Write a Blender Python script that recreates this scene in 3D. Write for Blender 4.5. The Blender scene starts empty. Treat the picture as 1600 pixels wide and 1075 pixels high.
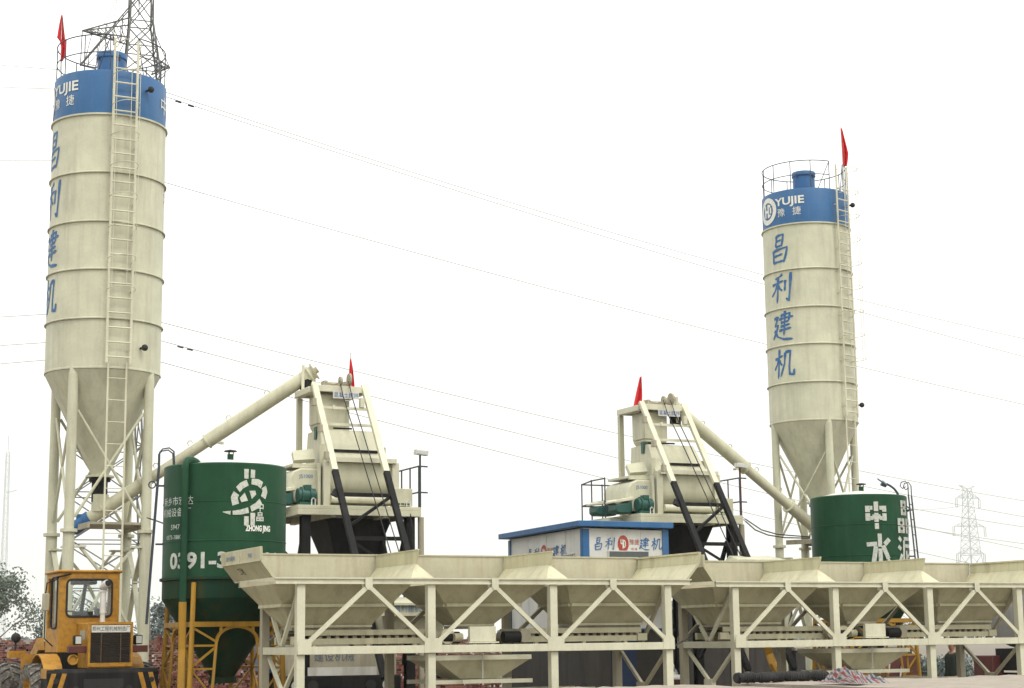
import bpy, math, random
from mathutils import Vector, Matrix
sc = bpy.context.scene
col = sc.collection
R_ = math.radians
random.seed(7)

# ------------------------------------------------------------------ camera
FPX = 2700.0
PITCH = math.atan(463.5 / FPX)
ROLL = R_(0.7)
CAM = Vector((0, 0, 1.6))
_f = Vector((0, math.cos(PITCH), math.sin(PITCH)))
_r0 = Vector((1, 0, 0)); _u0 = Vector((0, -math.sin(PITCH), math.cos(PITCH)))
_r = _r0 * math.cos(ROLL) - _u0 * math.sin(ROLL)
_u = _u0 * math.cos(ROLL) + _r0 * math.sin(ROLL)
cd = bpy.data.cameras.new("camera"); cam = bpy.data.objects.new("camera", cd); col.objects.link(cam)
cd.sensor_width = 36.0; cd.lens = FPX / 1600 * 36.0; cd.clip_start = 0.1; cd.clip_end = 6000
cam.matrix_world = Matrix(((_r.x, _u.x, -_f.x, CAM.x), (_r.y, _u.y, -_f.y, CAM.y), (_r.z, _u.z, -_f.z, CAM.z), (0, 0, 0, 1)))
sc.camera = cam

def at(px, py, Y):
    """point of the place seen at a photo pixel, at ground distance Y"""
    d = _f + _r * ((px - 800) / FPX) + _u * ((537.5 - py) / FPX)
    return CAM + d * (Y / d.y)

# ------------------------------------------------------------------ world, sun, exposure
SUN_EL, SUN_AZ = R_(52), R_(38)          # azimuth measured from behind the camera towards the right
w = bpy.data.worlds.new("World"); sc.world = w; w.use_nodes = True
nt = w.node_tree; nt.nodes.clear()
sky = nt.nodes.new("ShaderNodeTexSky"); sky.sky_type = 'NISHITA'; sky.sun_disc = False
sky.sun_elevation = SUN_EL; sky.sun_rotation = R_(180) - SUN_AZ
sky.air_density = 1.0; sky.dust_density = 8.0; sky.ozone_density = 1.0
hs = nt.nodes.new("ShaderNodeHueSaturation"); hs.inputs['Saturation'].default_value = 0.22
mx = nt.nodes.new("ShaderNodeMix"); mx.data_type = 'RGBA'; mx.inputs[0].default_value = 0.75
tcw = nt.nodes.new("ShaderNodeTexCoord"); sxyz = nt.nodes.new("ShaderNodeSeparateXYZ"); nt.links.new(tcw.outputs['Generated'], sxyz.inputs[0])
cnz = nt.nodes.new("ShaderNodeTexNoise"); cnz.inputs['Scale'].default_value = 2.2; cnz.inputs['Detail'].default_value = 4; nt.links.new(tcw.outputs['Generated'], cnz.inputs['Vector'])
cad = nt.nodes.new("ShaderNodeMath"); cad.operation = 'MULTIPLY_ADD'; cad.inputs[1].default_value = 0.16; nt.links.new(cnz.outputs['Fac'], cad.inputs[0]); nt.links.new(sxyz.outputs[2], cad.inputs[2])
crm = nt.nodes.new("ShaderNodeValToRGB"); ce = crm.color_ramp.elements       # overcast: cream at the horizon, bright overhead
ce[0].position = 0.06; ce[0].color = (0.52, 0.525, 0.485, 1); ce[1].position = 0.75; ce[1].color = (1.0, 1.0, 0.97, 1)
cmid = ce.new(0.34); cmid.color = (0.72, 0.725, 0.70, 1)
nt.links.new(cad.outputs[0], crm.inputs[0])
csc = nt.nodes.new("ShaderNodeMix"); csc.data_type = 'RGBA'; csc.blend_type = 'MULTIPLY'; csc.inputs[0].default_value = 1.0; csc.clamp_result = False
csc.inputs[7].default_value = (24.0, 24.0, 24.0, 1); nt.links.new(crm.outputs[0], csc.inputs[6]); nt.links.new(csc.outputs[2], mx.inputs[7])      # even cloud layer
bg = nt.nodes.new("ShaderNodeBackground"); bg.inputs[1].default_value = 0.10
wo = nt.nodes.new("ShaderNodeOutputWorld")
nt.links.new(sky.outputs[0], hs.inputs['Color']); nt.links.new(hs.outputs[0], mx.inputs[6])
nt.links.new(mx.outputs[2], bg.inputs[0]); nt.links.new(bg.outputs[0], wo.inputs[0])
sl = bpy.data.lights.new("sun", 'SUN'); sl.energy = 0.95; sl.angle = R_(14); sl.color = (1.0, 0.96, 0.88)
so = bpy.data.objects.new("sun", sl); col.objects.link(so)
sd = Vector((math.sin(SUN_AZ) * math.cos(SUN_EL), -math.cos(SUN_AZ) * math.cos(SUN_EL), math.sin(SUN_EL)))
so.rotation_euler = sd.to_track_quat('Z', 'Y').to_euler(); so.location = (0, 0, 60)
sc.view_settings.view_transform = 'Standard'; sc.view_settings.look = 'None'
sc.view_settings.exposure = 0.04; sc.view_settings.gamma = 1.0
sc.cycles.max_bounces = 6; sc.cycles.diffuse_bounces = 2; sc.cycles.volume_bounces = 3; sc.cycles.transparent_max_bounces = 12
sc.cycles.use_denoising = True

# ------------------------------------------------------------------ mesh builder
def perp(d):
    a = Vector((0, 0, 1)) if abs(d.z) < 0.95 else Vector((0, 1, 0))
    s = d.cross(a).normalized(); return s, s.cross(d).normalized()

class MB:
    def __init__(s): s.v = []; s.f = []
    def add(s, vs, fs):
        n = len(s.v); s.v += [Vector(p) for p in vs]; s.f += [[i + n for i in f] for f in fs]; return s
    def hexa(s, b, t):
        """solid between two quads (bottom b, top t)"""
        return s.add(list(b) + list(t), [[3, 2, 1, 0], [4, 5, 6, 7], [0, 1, 5, 4], [1, 2, 6, 5], [2, 3, 7, 6], [3, 0, 4, 7]])
    def box(s, x0, x1, y0, y1, z0, z1):
        return s.hexa([(x0, y0, z0), (x1, y0, z0), (x1, y1, z0), (x0, y1, z0)], [(x0, y0, z1), (x1, y0, z1), (x1, y1, z1), (x0, y1, z1)])
    def bar(s, p, q, w, h=None, up=None):
        p, q = Vector(p), Vector(q); h = h or w; d = (q - p).normalized()
        if up is None: a, b = perp(d)
        else:
            a = d.cross(Vector(up)).normalized(); b = a.cross(d).normalized()
        a = a * (w / 2); b = b * (h / 2)
        return s.hexa([p - a - b, p + a - b, p + a + b, p - a + b], [q - a - b, q + a - b, q + a + b, q - a + b])
    def angle(s, p, q, w, t=0.012, up=None):
        """L-section steel"""
        p, q = Vector(p), Vector(q); d = (q - p).normalized()
        if up is None: a, b = perp(d)
        else:
            a = d.cross(Vector(up)).normalized(); b = a.cross(d).normalized()
        def sl(o, wa, wb):
            P = p + o; Q = q + o; A = a * (wa / 2); B = b * (wb / 2)
            s.hexa([P - A - B, P + A - B, P + A + B, P - A + B], [Q - A - B, Q + A - B, Q + A + B, Q - A + B])
        sl(b * 0, t, w); sl(a * (w / 2 + t / 2) + b * (w / 2 - t / 2), w, t)
        return s
    def tube(s, p, q, r0, r1=None, n=12, cap=True):
        p, q = Vector(p), Vector(q); r1 = r0 if r1 is None else r1
        a, b = perp((q - p).normalized()); vs = []
        for P, r in ((p, r0), (q, r1)):
            for i in range(n):
                t = 2 * math.pi * i / n; vs.append(P + a * (r * math.cos(t)) + b * (r * math.sin(t)))
        fs = [[i, (i + 1) % n, n + (i + 1) % n, n + i] for i in range(n)]
        if cap: fs += [list(range(n - 1, -1, -1)), list(range(n, 2 * n))]
        return s.add(vs, fs)
    def pipe(s, pts, r, n=8):
        pts = [Vector(p) for p in pts]; m = len(pts); vs = []
        pa = None
        for k, P in enumerate(pts):
            d = (pts[min(k + 1, m - 1)] - pts[max(k - 1, 0)]).normalized()
            if pa is None: a, b = perp(d)
            else:
                a = (pa - d * pa.dot(d)).normalized(); b = d.cross(a)
            pa = a; rr = r[k] if isinstance(r, (list, tuple)) else r
            for i in range(n):
                t = 2 * math.pi * i / n; vs.append(P + a * (rr * math.cos(t)) + b * (rr * math.sin(t)))
        fs = []
        for k in range(m - 1):
            for i in range(n): fs.append([k * n + i, k * n + (i + 1) % n, (k + 1) * n + (i + 1) % n, (k + 1) * n + i])
        fs += [list(range(n - 1, -1, -1)), list(range((m - 1) * n, m * n))]
        return s.add(vs, fs)
    def lathe(s, prof, n=48, c=(0, 0, 0), axis='z', cap=True):
        cx, cy, cz = c; vs = []; m = len(prof)
        for r, z in prof:
            for i in range(n):
                t = 2 * math.pi * i / n; x, y = r * math.cos(t), r * math.sin(t)
                if axis == 'z': vs.append((cx + x, cy + y, cz + z))
                elif axis == 'x': vs.append((cx + z, cy + x, cz + y))
                else: vs.append((cx + y, cy + z, cz + x))
        fs = []
        for k in range(m - 1):
            for i in range(n): fs.append([k * n + i, k * n + (i + 1) % n, (k + 1) * n + (i + 1) % n, (k + 1) * n + i])
        if cap: fs += [list(range(n - 1, -1, -1)), list(range((m - 1) * n, m * n))]
        return s.add(vs, fs)
    def prism(s, poly, vec):
        poly = [Vector(p) for p in poly]; vec = Vector(vec); n = len(poly)
        return s.add(poly + [p + vec for p in poly], [list(range(n - 1, -1, -1)), list(range(n, 2 * n))] + [[i, (i + 1) % n, n + (i + 1) % n, n + i] for i in range(n)])
    def plate(s, pts, t):
        """flat plate of thickness t through the given corner points"""
        pts = [Vector(p) for p in pts]; nrm = (pts[1] - pts[0]).cross(pts[2] - pts[0]).normalized()
        return s.prism([p - nrm * (t / 2) for p in pts], nrm * t)
    def ball(s, c, r, n=12, m=8, sz=1.0):
        prof = [(max(r * math.sin(math.pi * k / m), 0.001), -r * sz * math.cos(math.pi * k / m)) for k in range(m + 1)]
        return s.lathe(prof, n, c)
    def ladder(s, base, top, wdir, w, step, r=0.016, rr=0.011):
        base, top, wd = Vector(base), Vector(top), Vector(wdir).normalized() * (w / 2)
        s.bar(base - wd, top - wd, r * 2.2, r * 1.4); s.bar(base + wd, top + wd, r * 2.2, r * 1.4)
        L = (top - base).length; k = step * 0.5
        while k < L:
            p = base + (top - base) * (k / L); s.tube(p - wd, p + wd, rr, n=6); k += step
        return s
    def build(s, name, mat, parent=None, smooth=35, bevel=0):
        me = bpy.data.meshes.new(name); me.from_pydata([tuple(p) for p in s.v], [], s.f); me.validate()
        import bmesh
        bm = bmesh.new(); bm.from_mesh(me); bmesh.ops.recalc_face_normals(bm, faces=bm.faces); bm.to_mesh(me); bm.free()
        if mat: me.materials.append(mat)
        if smooth:
            me.polygons.foreach_set('use_smooth', [True] * len(me.polygons)); me.set_sharp_from_angle(angle=R_(smooth))
        o = bpy.data.objects.new(name, me); col.objects.link(o)
        if parent: o.parent = parent
        if bevel:
            m = o.modifiers.new("bevel", 'BEVEL'); m.width = bevel; m.segments = 2; m.limit_method = 'ANGLE'; m.angle_limit = R_(40)
        return o

def tag(o, label=None, cat=None, group=None, kind=None):
    if label: o['label'] = label
    if cat: o['category'] = cat
    if group: o['group'] = group
    if kind: o['kind'] = kind
    return o
def thing(name, label, cat, loc=(0, 0, 0), rz=0, group=None):
    o = bpy.data.objects.new(name, None); col.objects.link(o); o.location = loc; o.rotation_euler = (0, 0, rz)
    o.empty_display_size = 0.3
    return tag(o, label, cat, group)
def copy_tree(o, parent=None):
    c = o.copy(); col.objects.link(c)
    if parent: c.parent = parent
    for ch in list(o.children): copy_tree(ch, c)
    return c

# ------------------------------------------------------------------ materials
def lin(h):
    h = h.lstrip('#'); v = [int(h[i:i + 2], 16) / 255 for i in (0, 2, 4)]
    return tuple(x / 12.92 if x <= 0.04045 else ((x + 0.055) / 1.055) ** 2.4 for x in v) + (1,)
def _n(nt, t, **k):
    n = nt.nodes.new(t)
    for a, b in k.items(): setattr(n, a, b)
    return n
def paint(name, base, dirt=None, amt=0.35, rough=0.5, rust=0.0, streak=True, bump=0.04, scale=1.0, metal=0.0, var=0.12, spec=0.4):
    m = bpy.data.materials.new(name); m.use_nodes = True; nt = m.node_tree; L = nt.links.new
    b = nt.nodes['Principled BSDF']; b.inputs['Roughness'].default_value = rough; b.inputs['Metallic'].default_value = metal
    b.inputs['Specular IOR Level'].default_value = spec
    tc = _n(nt, 'ShaderNodeTexCoord')
    n1 = _n(nt, 'ShaderNodeTexNoise'); n1.inputs['Scale'].default_value = 1.3 * scale; n1.inputs['Detail'].default_value = 9; n1.inputs['Roughness'].default_value = 0.65
    L(tc.outputs['Object'], n1.inputs['Vector'])
    c0 = tuple(x * (1 - var) for x in base[:3]) + (1,); c1 = tuple(min(x * (1 + var), 1) for x in base[:3]) + (1,)
    r1 = _n(nt, 'ShaderNodeValToRGB'); r1.color_ramp.elements[0].position = 0.3; r1.color_ramp.elements[1].position = 0.7
    r1.color_ramp.elements[0].color = c0; r1.color_ramp.elements[1].color = c1; L(n1.outputs['Fac'], r1.inputs[0])
    out = r1.outputs[0]
    dirt = dirt or tuple(x * 0.45 for x in base[:3]) + (1,)
    if amt:
        mp = _n(nt, 'ShaderNodeMapping'); mp.inputs['Scale'].default_value = (5 * scale, 5 * scale, (0.5 if streak else 5) * scale)
        n2 = _n(nt, 'ShaderNodeTexNoise'); n2.inputs['Scale'].default_value = 1.0; n2.inputs['Detail'].default_value = 8; n2.inputs['Roughness'].default_value = 0.6
        L(tc.outputs['Object'], mp.inputs[0]); L(mp.outputs[0], n2.inputs['Vector'])
        r2 = _n(nt, 'ShaderNodeValToRGB'); r2.color_ramp.elements[0].position = 0.47; r2.color_ramp.elements[1].position = 0.72
        r2.color_ramp.elements[1].color = (amt, amt, amt, 1); L(n2.outputs['Fac'], r2.inputs[0])
        mxx = _n(nt, 'ShaderNodeMix', data_type='RGBA'); L(r2.outputs[0], mxx.inputs[0]); L(out, mxx.inputs[6]); mxx.inputs[7].default_value = dirt
        out = mxx.outputs[2]
    if rust:
        n3 = _n(nt, 'ShaderNodeTexNoise'); n3.inputs['Scale'].default_value = 9 * scale; n3.inputs['Detail'].default_value = 10; n3.inputs['Roughness'].default_value = 0.75
        L(tc.outputs['Object'], n3.inputs['Vector'])
        r3 = _n(nt, 'ShaderNodeValToRGB'); r3.color_ramp.elements[0].position = 0.70 - rust * 0.12; r3.color_ramp.elements[1].position = 0.80 - rust * 0.1
        L(n3.outputs['Fac'], r3.inputs[0])
        m3 = _n(nt, 'ShaderNodeMix', data_type='RGBA'); L(r3.outputs[0], m3.inputs[0]); L(out, m3.inputs[6]); m3.inputs[7].default_value = (0.10, 0.045, 0.02, 1)
        out = m3.outputs[2]
    n5 = _n(nt, 'ShaderNodeTexNoise'); n5.inputs['Scale'].default_value = 22 * scale; n5.inputs['Detail'].default_value = 4; n5.inputs['Roughness'].default_value = 0.7
    L(tc.outputs['Object'], n5.inputs['Vector'])
    r5 = _n(nt, 'ShaderNodeValToRGB'); r5.color_ramp.elements[0].position = 0.3; r5.color_ramp.elements[1].position = 0.7; r5.color_ramp.elements[0].color = (0.90, 0.89, 0.875, 1); r5.color_ramp.elements[1].color = (1, 1, 1, 1)
    L(n5.outputs['Fac'], r5.inputs[0])
    m5 = _n(nt, 'ShaderNodeMix', data_type='RGBA', blend_type='MULTIPLY'); m5.inputs[0].default_value = 0.8; L(out, m5.inputs[6]); L(r5.outputs[0], m5.inputs[7]); out = m5.outputs[2]
    L(out, b.inputs['Base Color'])
    if bump:
        n4 = _n(nt, 'ShaderNodeTexNoise'); n4.inputs['Scale'].default_value = 6 * scale; n4.inputs['Detail'].default_value = 6
        L(tc.outputs['Object'], n4.inputs['Vector'])
        bp = _n(nt, 'ShaderNodeBump'); bp.inputs['Strength'].default_value = bump * 4; bp.inputs['Distance'].default_value = 0.02
        L(n4.outputs['Fac'], bp.inputs['Height']); L(bp.outputs[0], b.inputs['Normal'])
    return m

CREAM = (0.54, 0.53, 0.385, 1)
M = {}
M['cream'] = paint('cream paint', CREAM, (0.30, 0.265, 0.19, 1), 0.35, 0.45, rust=0.12)
M['cream_silo'] = paint('cream silo paint', (0.53, 0.526, 0.39, 1), (0.30, 0.28, 0.22, 1), 0.42, 0.5, rust=0.13, bump=0.06)
M['cream_bin'] = paint('cream hopper paint', (0.505, 0.48, 0.322, 1), (0.27, 0.225, 0.13, 1), 0.5, 0.5, rust=0.16, bump=0.06)
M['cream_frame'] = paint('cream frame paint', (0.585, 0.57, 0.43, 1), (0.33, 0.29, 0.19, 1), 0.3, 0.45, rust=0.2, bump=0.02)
M['cream_inner'] = paint('darker hopper paint', (0.41, 0.385, 0.275, 1), (0.27, 0.235, 0.15, 1), 0.5, 0.65, rust=0.12)  # darker cream for the hopper back wall
M['grime_shade'] = paint('grimy and shaded cream paint', (0.36, 0.33, 0.24, 1), (0.14, 0.11, 0.08, 1), 0.5, 0.65, rust=0.3)  # real grime, also a shaded cream for the truck cab and rear frames
M['blue'] = paint('blue paint', (0.021, 0.108, 0.265, 1), (0.07, 0.14, 0.24, 1), 0.5, 0.5, rust=0.05)
M['blue_letter'] = paint('blue lettering', (0.028, 0.12, 0.29, 1), (0.20, 0.28, 0.36, 1), 0.45, 0.6, streak=False, scale=3, bump=0)
M['white_letter'] = paint('white stencil paint', (0.74, 0.74, 0.68, 1), (0.35, 0.42, 0.38, 1), 0.4, 0.6, streak=False, scale=4, bump=0)
M['spray_white'] = paint('sprayed white stencil', (0.52, 0.53, 0.47, 1), (0.12, 0.20, 0.155, 1), 0.65, 0.6, streak=False, scale=6, bump=0)
M['worn_white'] = paint('worn white stencil paint', (0.55, 0.60, 0.55, 1), (0.05, 0.12, 0.08, 1), 0.75, 0.6, streak=False, scale=5, bump=0)
M['red_letter'] = paint('red lettering', (0.36, 0.05, 0.03, 1), (0.45, 0.2, 0.15, 1), 0.3, 0.6, streak=False, scale=4, bump=0)
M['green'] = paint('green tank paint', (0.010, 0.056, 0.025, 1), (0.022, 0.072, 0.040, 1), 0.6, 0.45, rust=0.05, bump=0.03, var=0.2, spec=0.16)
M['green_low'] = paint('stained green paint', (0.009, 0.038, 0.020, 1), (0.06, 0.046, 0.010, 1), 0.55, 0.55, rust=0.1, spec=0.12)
M['green_motor'] = paint('green motor paint', (0.016, 0.085, 0.065, 1), (0.05, 0.08, 0.07, 1), 0.4, 0.45, rust=0.1, scale=3)
M['yellow'] = paint('yellow leg paint', (0.40, 0.215, 0.018, 1), (0.13, 0.07, 0.013, 1), 0.6, 0.5, rust=0.35)
M['orange'] = paint('orange yellow paint', (0.40, 0.195, 0.015, 1), (0.15, 0.075, 0.022, 1), 0.75, 0.55, rust=0.5, streak=False, scale=1.8)
M['dark'] = paint('dark primer steel', (0.012, 0.012, 0.0125, 1), (0.045, 0.042, 0.038, 1), 0.4, 0.6, rust=0.1, spec=0.12)
M['rail'] = paint('railing steel', (0.035, 0.045, 0.06, 1), None, 0.2, 0.5, bump=0)
M['black'] = paint('black rubber', (0.018, 0.018, 0.018, 1), (0.05, 0.045, 0.04, 1), 0.4, 0.75)
M['tyre'] = paint('dusty tyre rubber', (0.075, 0.07, 0.063, 1), (0.30, 0.27, 0.22, 1), 0.9, 0.85, streak=False, scale=3)
M['red'] = paint('red flag cloth', (0.62, 0.02, 0.026, 1), (0.42, 0.02, 0.025, 1), 0.4, 0.8, bump=0)
M['steel'] = paint('pylon steel', (0.52, 0.56, 0.57, 1), None, 0.2, 0.6, bump=0)  # base paler than the metal, so the distance haze is in the colour
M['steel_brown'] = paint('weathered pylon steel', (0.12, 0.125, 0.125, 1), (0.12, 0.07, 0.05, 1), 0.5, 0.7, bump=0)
M['cable'] = paint('cable', (0.42, 0.42, 0.41, 1), None, 0.0, 0.6, bump=0)
M['white_panel'] = paint('white sandwich panel', (0.60, 0.60, 0.56, 1), (0.42, 0.40, 0.35, 1), 0.3, 0.5, bump=0.01)
M['lead'] = paint('dirty white paint', (0.62, 0.61, 0.57, 1), (0.25, 0.22, 0.17, 1), 0.5, 0.5, rust=0.1)
M['concrete'] = paint('concrete', (0.29, 0.25, 0.205, 1), (0.19, 0.15, 0.12, 1), 0.5, 0.9, streak=False, bump=0.12, scale=2)
M['grey_wall'] = paint('grey rendered brick', (0.055, 0.050, 0.045, 1), (0.025, 0.023, 0.02, 1), 0.6, 0.9, bump=0.1)
M['darkred'] = paint('dark red primer', (0.095, 0.022, 0.018, 1), (0.06, 0.03, 0.025, 1), 0.5, 0.6, rust=0.2)
M['tank_grey'] = paint('grey tanker paint', (0.30, 0.30, 0.29, 1), (0.16, 0.14, 0.12, 1), 0.5, 0.45)
M['car_white'] = paint('white car paint', (0.72, 0.72, 0.68, 1), (0.4, 0.36, 0.3, 1), 0.25, 0.3, bump=0)
M['lamp'] = paint('lamp housing', (0.06, 0.10, 0.14, 1), None, 0.2, 0.4, bump=0)
M['bark'] = paint('bark', (0.09, 0.075, 0.055, 1), None, 0.3, 0.9)

def glassy(name, c=(0.05, 0.06, 0.06, 1), rough=0.08):
    m = bpy.data.materials.new(name); m.use_nodes = True; b = m.node_tree.nodes['Principled BSDF']
    b.inputs['Base Color'].default_value = c; b.inputs['Roughness'].default_value = rough; b.inputs['Specular IOR Level'].default_value = 0.8
    return m
M['glass_dark'] = glassy('dark window glass')
M['lens'] = glassy('lamp lens', (0.45, 0.46, 0.42, 1), 0.2)
def clear_glass():
    m = bpy.data.materials.new('cab glass'); m.use_nodes = True; nt = m.node_tree; nt.nodes.clear()
    o = _n(nt, 'ShaderNodeOutputMaterial'); t = _n(nt, 'ShaderNodeBsdfTransparent'); g = _n(nt, 'ShaderNodeBsdfGlossy'); g.inputs['Roughness'].default_value = 0.05
    g.inputs['Color'].default_value = (0.8, 0.85, 0.85, 1); t.inputs['Color'].default_value = (0.86, 0.90, 0.88, 1)
    x = _n(nt, 'ShaderNodeMixShader'); x.inputs[0].default_value = 0.12
    nt.links.new(t.outputs[0], x.inputs[1]); nt.links.new(g.outputs[0], x.inputs[2]); nt.links.new(x.outputs[0], o.inputs[0]); return m
M['glass'] = clear_glass()

# ------------------------------------------------------------------ lettering
def text2d(s, size=1.0, bold=0.0):
    """outline of a word as flat triangles, centred on the origin"""
    cu = bpy.data.curves.new('lettering', 'FONT'); cu.body = s; cu.size = size; cu.align_x = 'CENTER'; cu.align_y = 'CENTER'; cu.resolution_u = 3; cu.offset = bold
    o = bpy.data.objects.new('lettering', cu); col.objects.link(o)
    dg = bpy.context.evaluated_depsgraph_get(); dg.update()
    me = bpy.data.meshes.new_from_object(o.evaluated_get(dg))
    vs = [(v.co.x, v.co.y, 0.0) for v in me.vertices]; fs = [list(p.vertices) for p in me.polygons]
    bpy.data.objects.remove(o); bpy.data.curves.remove(cu); bpy.data.meshes.remove(me)
    return vs, fs
BRUSH = {
 '昌': [[(35, 95), (33, 74), (31, 57)], [(34, 93), (50, 95), (66, 97), (64, 76), (60, 57)], [(36, 76), (58, 79)], [(33, 58), (60, 61)],
       [(20, 47), (22, 25), (24, 3)], [(20, 45), (50, 49), (86, 53), (82, 28), (73, 3)], [(26, 27), (68, 32)], [(25, 6), (74, 10)]],
 '利': [[(56, 96), (40, 88), (20, 83)], [(4, 64), (30, 69), (62, 74)], [(36, 88), (36, 45), (34, 3)], [(34, 66), (22, 45), (2, 28)], [(38, 58), (48, 48), (58, 42)],
       [(70, 76), (70, 58), (69, 40)], [(92, 99), (92, 50), (90, 6), (76, 16)]],
 '建': [[(40, 85), (62, 89), (82, 91), (79, 66)], [(34, 74), (65, 77), (98, 80)], [(42, 62), (62, 64), (80, 66)], [(42, 50), (86, 55)], [(36, 37), (65, 40), (92, 43)], [(61, 100), (61, 60), (60, 20)],
       [(6, 78), (28, 82), (12, 53), (30, 56), (20, 32), (2, 12)], [(10, 40), (30, 18), (60, 8), (100, 6)]],
 '机': [[(4, 66), (25, 71), (46, 76)], [(27, 98), (27, 50), (25, 2)], [(25, 67), (16, 48), (2, 32)], [(29, 60), (38, 50), (45, 44)],
       [(56, 86), (55, 50), (38, 8)], [(56, 85), (70, 88), (79, 90), (77, 40), (80, 14), (98, 12), (98, 30)]],
}
def brush2d(ch, w, h, t=11.0, lean=0.10):
    """brush-written character as ribbons that swell and taper"""
    vs, fs = [], []
    for ks, st in enumerate(BRUSH[ch]):
        pts = []
        for a, b in zip(st[:-1], st[1:]):
            for k in range(5): pts.append((a[0] + (b[0] - a[0]) * k / 5, a[1] + (b[1] - a[1]) * k / 5))
        pts.append(st[-1]); m = len(pts)
        for k, (x, y) in enumerate(pts):
            x0, y0 = pts[max(k - 1, 0)]; x1, y1 = pts[min(k + 1, m - 1)]; dx, dy = x1 - x0, y1 - y0; l = math.hypot(dx, dy) or 1
            q = k / (m - 1); tw = t * (0.62 + 0.5 * math.exp(-((q - 0.12) / 0.15) ** 2) + 0.25 * math.exp(-((q - 0.8) / 0.2) ** 2)) * (0.35 if k == m - 1 else 1)
            if abs(dx) > abs(dy): tw *= 0.8
            nx, ny = -dy / l * tw / 2, dx / l * tw / 2
            for sgn in (1, -1):
                X, Y = x + nx * sgn - 50, y + ny * sgn - 50
                vs.append(((X + Y * lean) / 100 * w, Y / 100 * h, ks * 0.0008))
        n0 = len(vs) - 2 * m
        for k in range(m - 1): fs.append([n0 + 2 * k, n0 + 2 * k + 1, n0 + 2 * k + 3, n0 + 2 * k + 2])
    return vs, fs
def rects2d(rs, w, h):
    """stencil blocks: (x0,y0,x1,y1,width) strokes in a 0..100 square"""
    vs, fs = [], []
    for ks, (x0, y0, x1, y1, t) in enumerate(rs):
        dx, dy = x1 - x0, y1 - y0; l = math.hypot(dx, dy) or 1; nx, ny = -dy / l * t / 2, dx / l * t / 2; n = len(vs)
        m = 4
        for k in range(m + 1):
            for s in (1, -1): vs.append(((x0 + dx * k / m + nx * s - 50) / 100 * w, (y0 + dy * k / m + ny * s - 50) / 100 * h, ks * 0.0008))
        for k in range(m): fs.append([n + 2 * k, n + 2 * k + 1, n + 2 * k + 3, n + 2 * k + 2])
    return vs, fs
def shift2d(d, x, y, sx=1.0, sy=1.0): return [(a * sx + x, b * sy + y, c) for a, b, c in d[0]], d[1]
def merge2d(ds):
    vs, fs = [], []
    for d in ds:
        n = len(vs); vs += d[0]; fs += [[i + n for i in f] for f in d[1]]
    return vs, fs
def slice2d(d, step=0.07):
    import bmesh
    bm = bmesh.new(); bv = [bm.verts.new(p) for p in d[0]]
    for f in d[1]:
        try: bm.faces.new([bv[i] for i in f])
        except ValueError: pass
    xs = [p[0] for p in d[0]]; x = math.floor(min(xs) / step) * step + step
    while x < max(xs):
        bmesh.ops.bisect_plane(bm, geom=bm.verts[:] + bm.edges[:] + bm.faces[:], plane_co=(x, 0, 0), plane_no=(1, 0, 0)); x += step
    bm.verts.index_update()
    r = [(v.co.x, v.co.y, v.co.z) for v in bm.verts], [[v.index for v in f.verts] for f in bm.faces]
    bm.free(); return r
def on_cylinder(d, R, ang, z, off=0.005):
    """wrap flat lettering round an upright drum; ang from local -Y towards +X"""
    vs, fs = slice2d(d); mb = MB()
    mb.add([((R + off + c) * math.sin(ang + x / R), -(R + off + c) * math.cos(ang + x / R), z + y) for x, y, c in vs], fs); return mb
def on_plane(d, o, ux, uz, off=0.004):
    o, ux, uz = Vector(o), Vector(ux).normalized(), Vector(uz).normalized(); n = ux.cross(uz)
    return MB().add([o + ux * x + uz * y + n * (off + c) for x, y, c in d[0]], d[1])
YAW = R_(25)
# ------------------------------------------------------------------ ground
def ground_z(x, y):
    s = max(0, min(1, (y - 34) / 6)) * max(0, min(1, (x - 2) / 6)); s = s * s * (3 - 2 * s)
    return -0.38 * s
def axis_steps(a, b, fine, far):
    xs = list(range(a, b, fine)); o = []; x = b
    k = fine
    while x < far: o.append(x); k *= 1.5; x += k
    lo = []; x = a - fine; k = fine
    while x > -far: lo.append(x); k *= 1.5; x -= k
    return sorted(set(lo + xs + o + [-far, far]))
gx, gy = axis_steps(-40, 40, 1, 1400), axis_steps(-10, 80, 1, 1400)
g = MB(); rnd = random.Random(3)
g.v = [Vector((x, y, ground_z(x, y) + (rnd.uniform(-0.05, 0.05) if abs(x) < 40 and -10 < y < 80 else 0))) for y in gy for x in gx]
nx = len(gx)
g.f = [[j * nx + i, j * nx + i + 1, (j + 1) * nx + i + 1, (j + 1) * nx + i] for j in range(len(gy) - 1) for i in range(nx - 1)]
m = paint('dusty ground', (0.18, 0.155, 0.122, 1), (0.11, 0.092, 0.072, 1), 0.7, 0.95, streak=False, bump=0.3, scale=0.5)
tag(g.build('ground', m, smooth=60), kind='structure')

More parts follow.
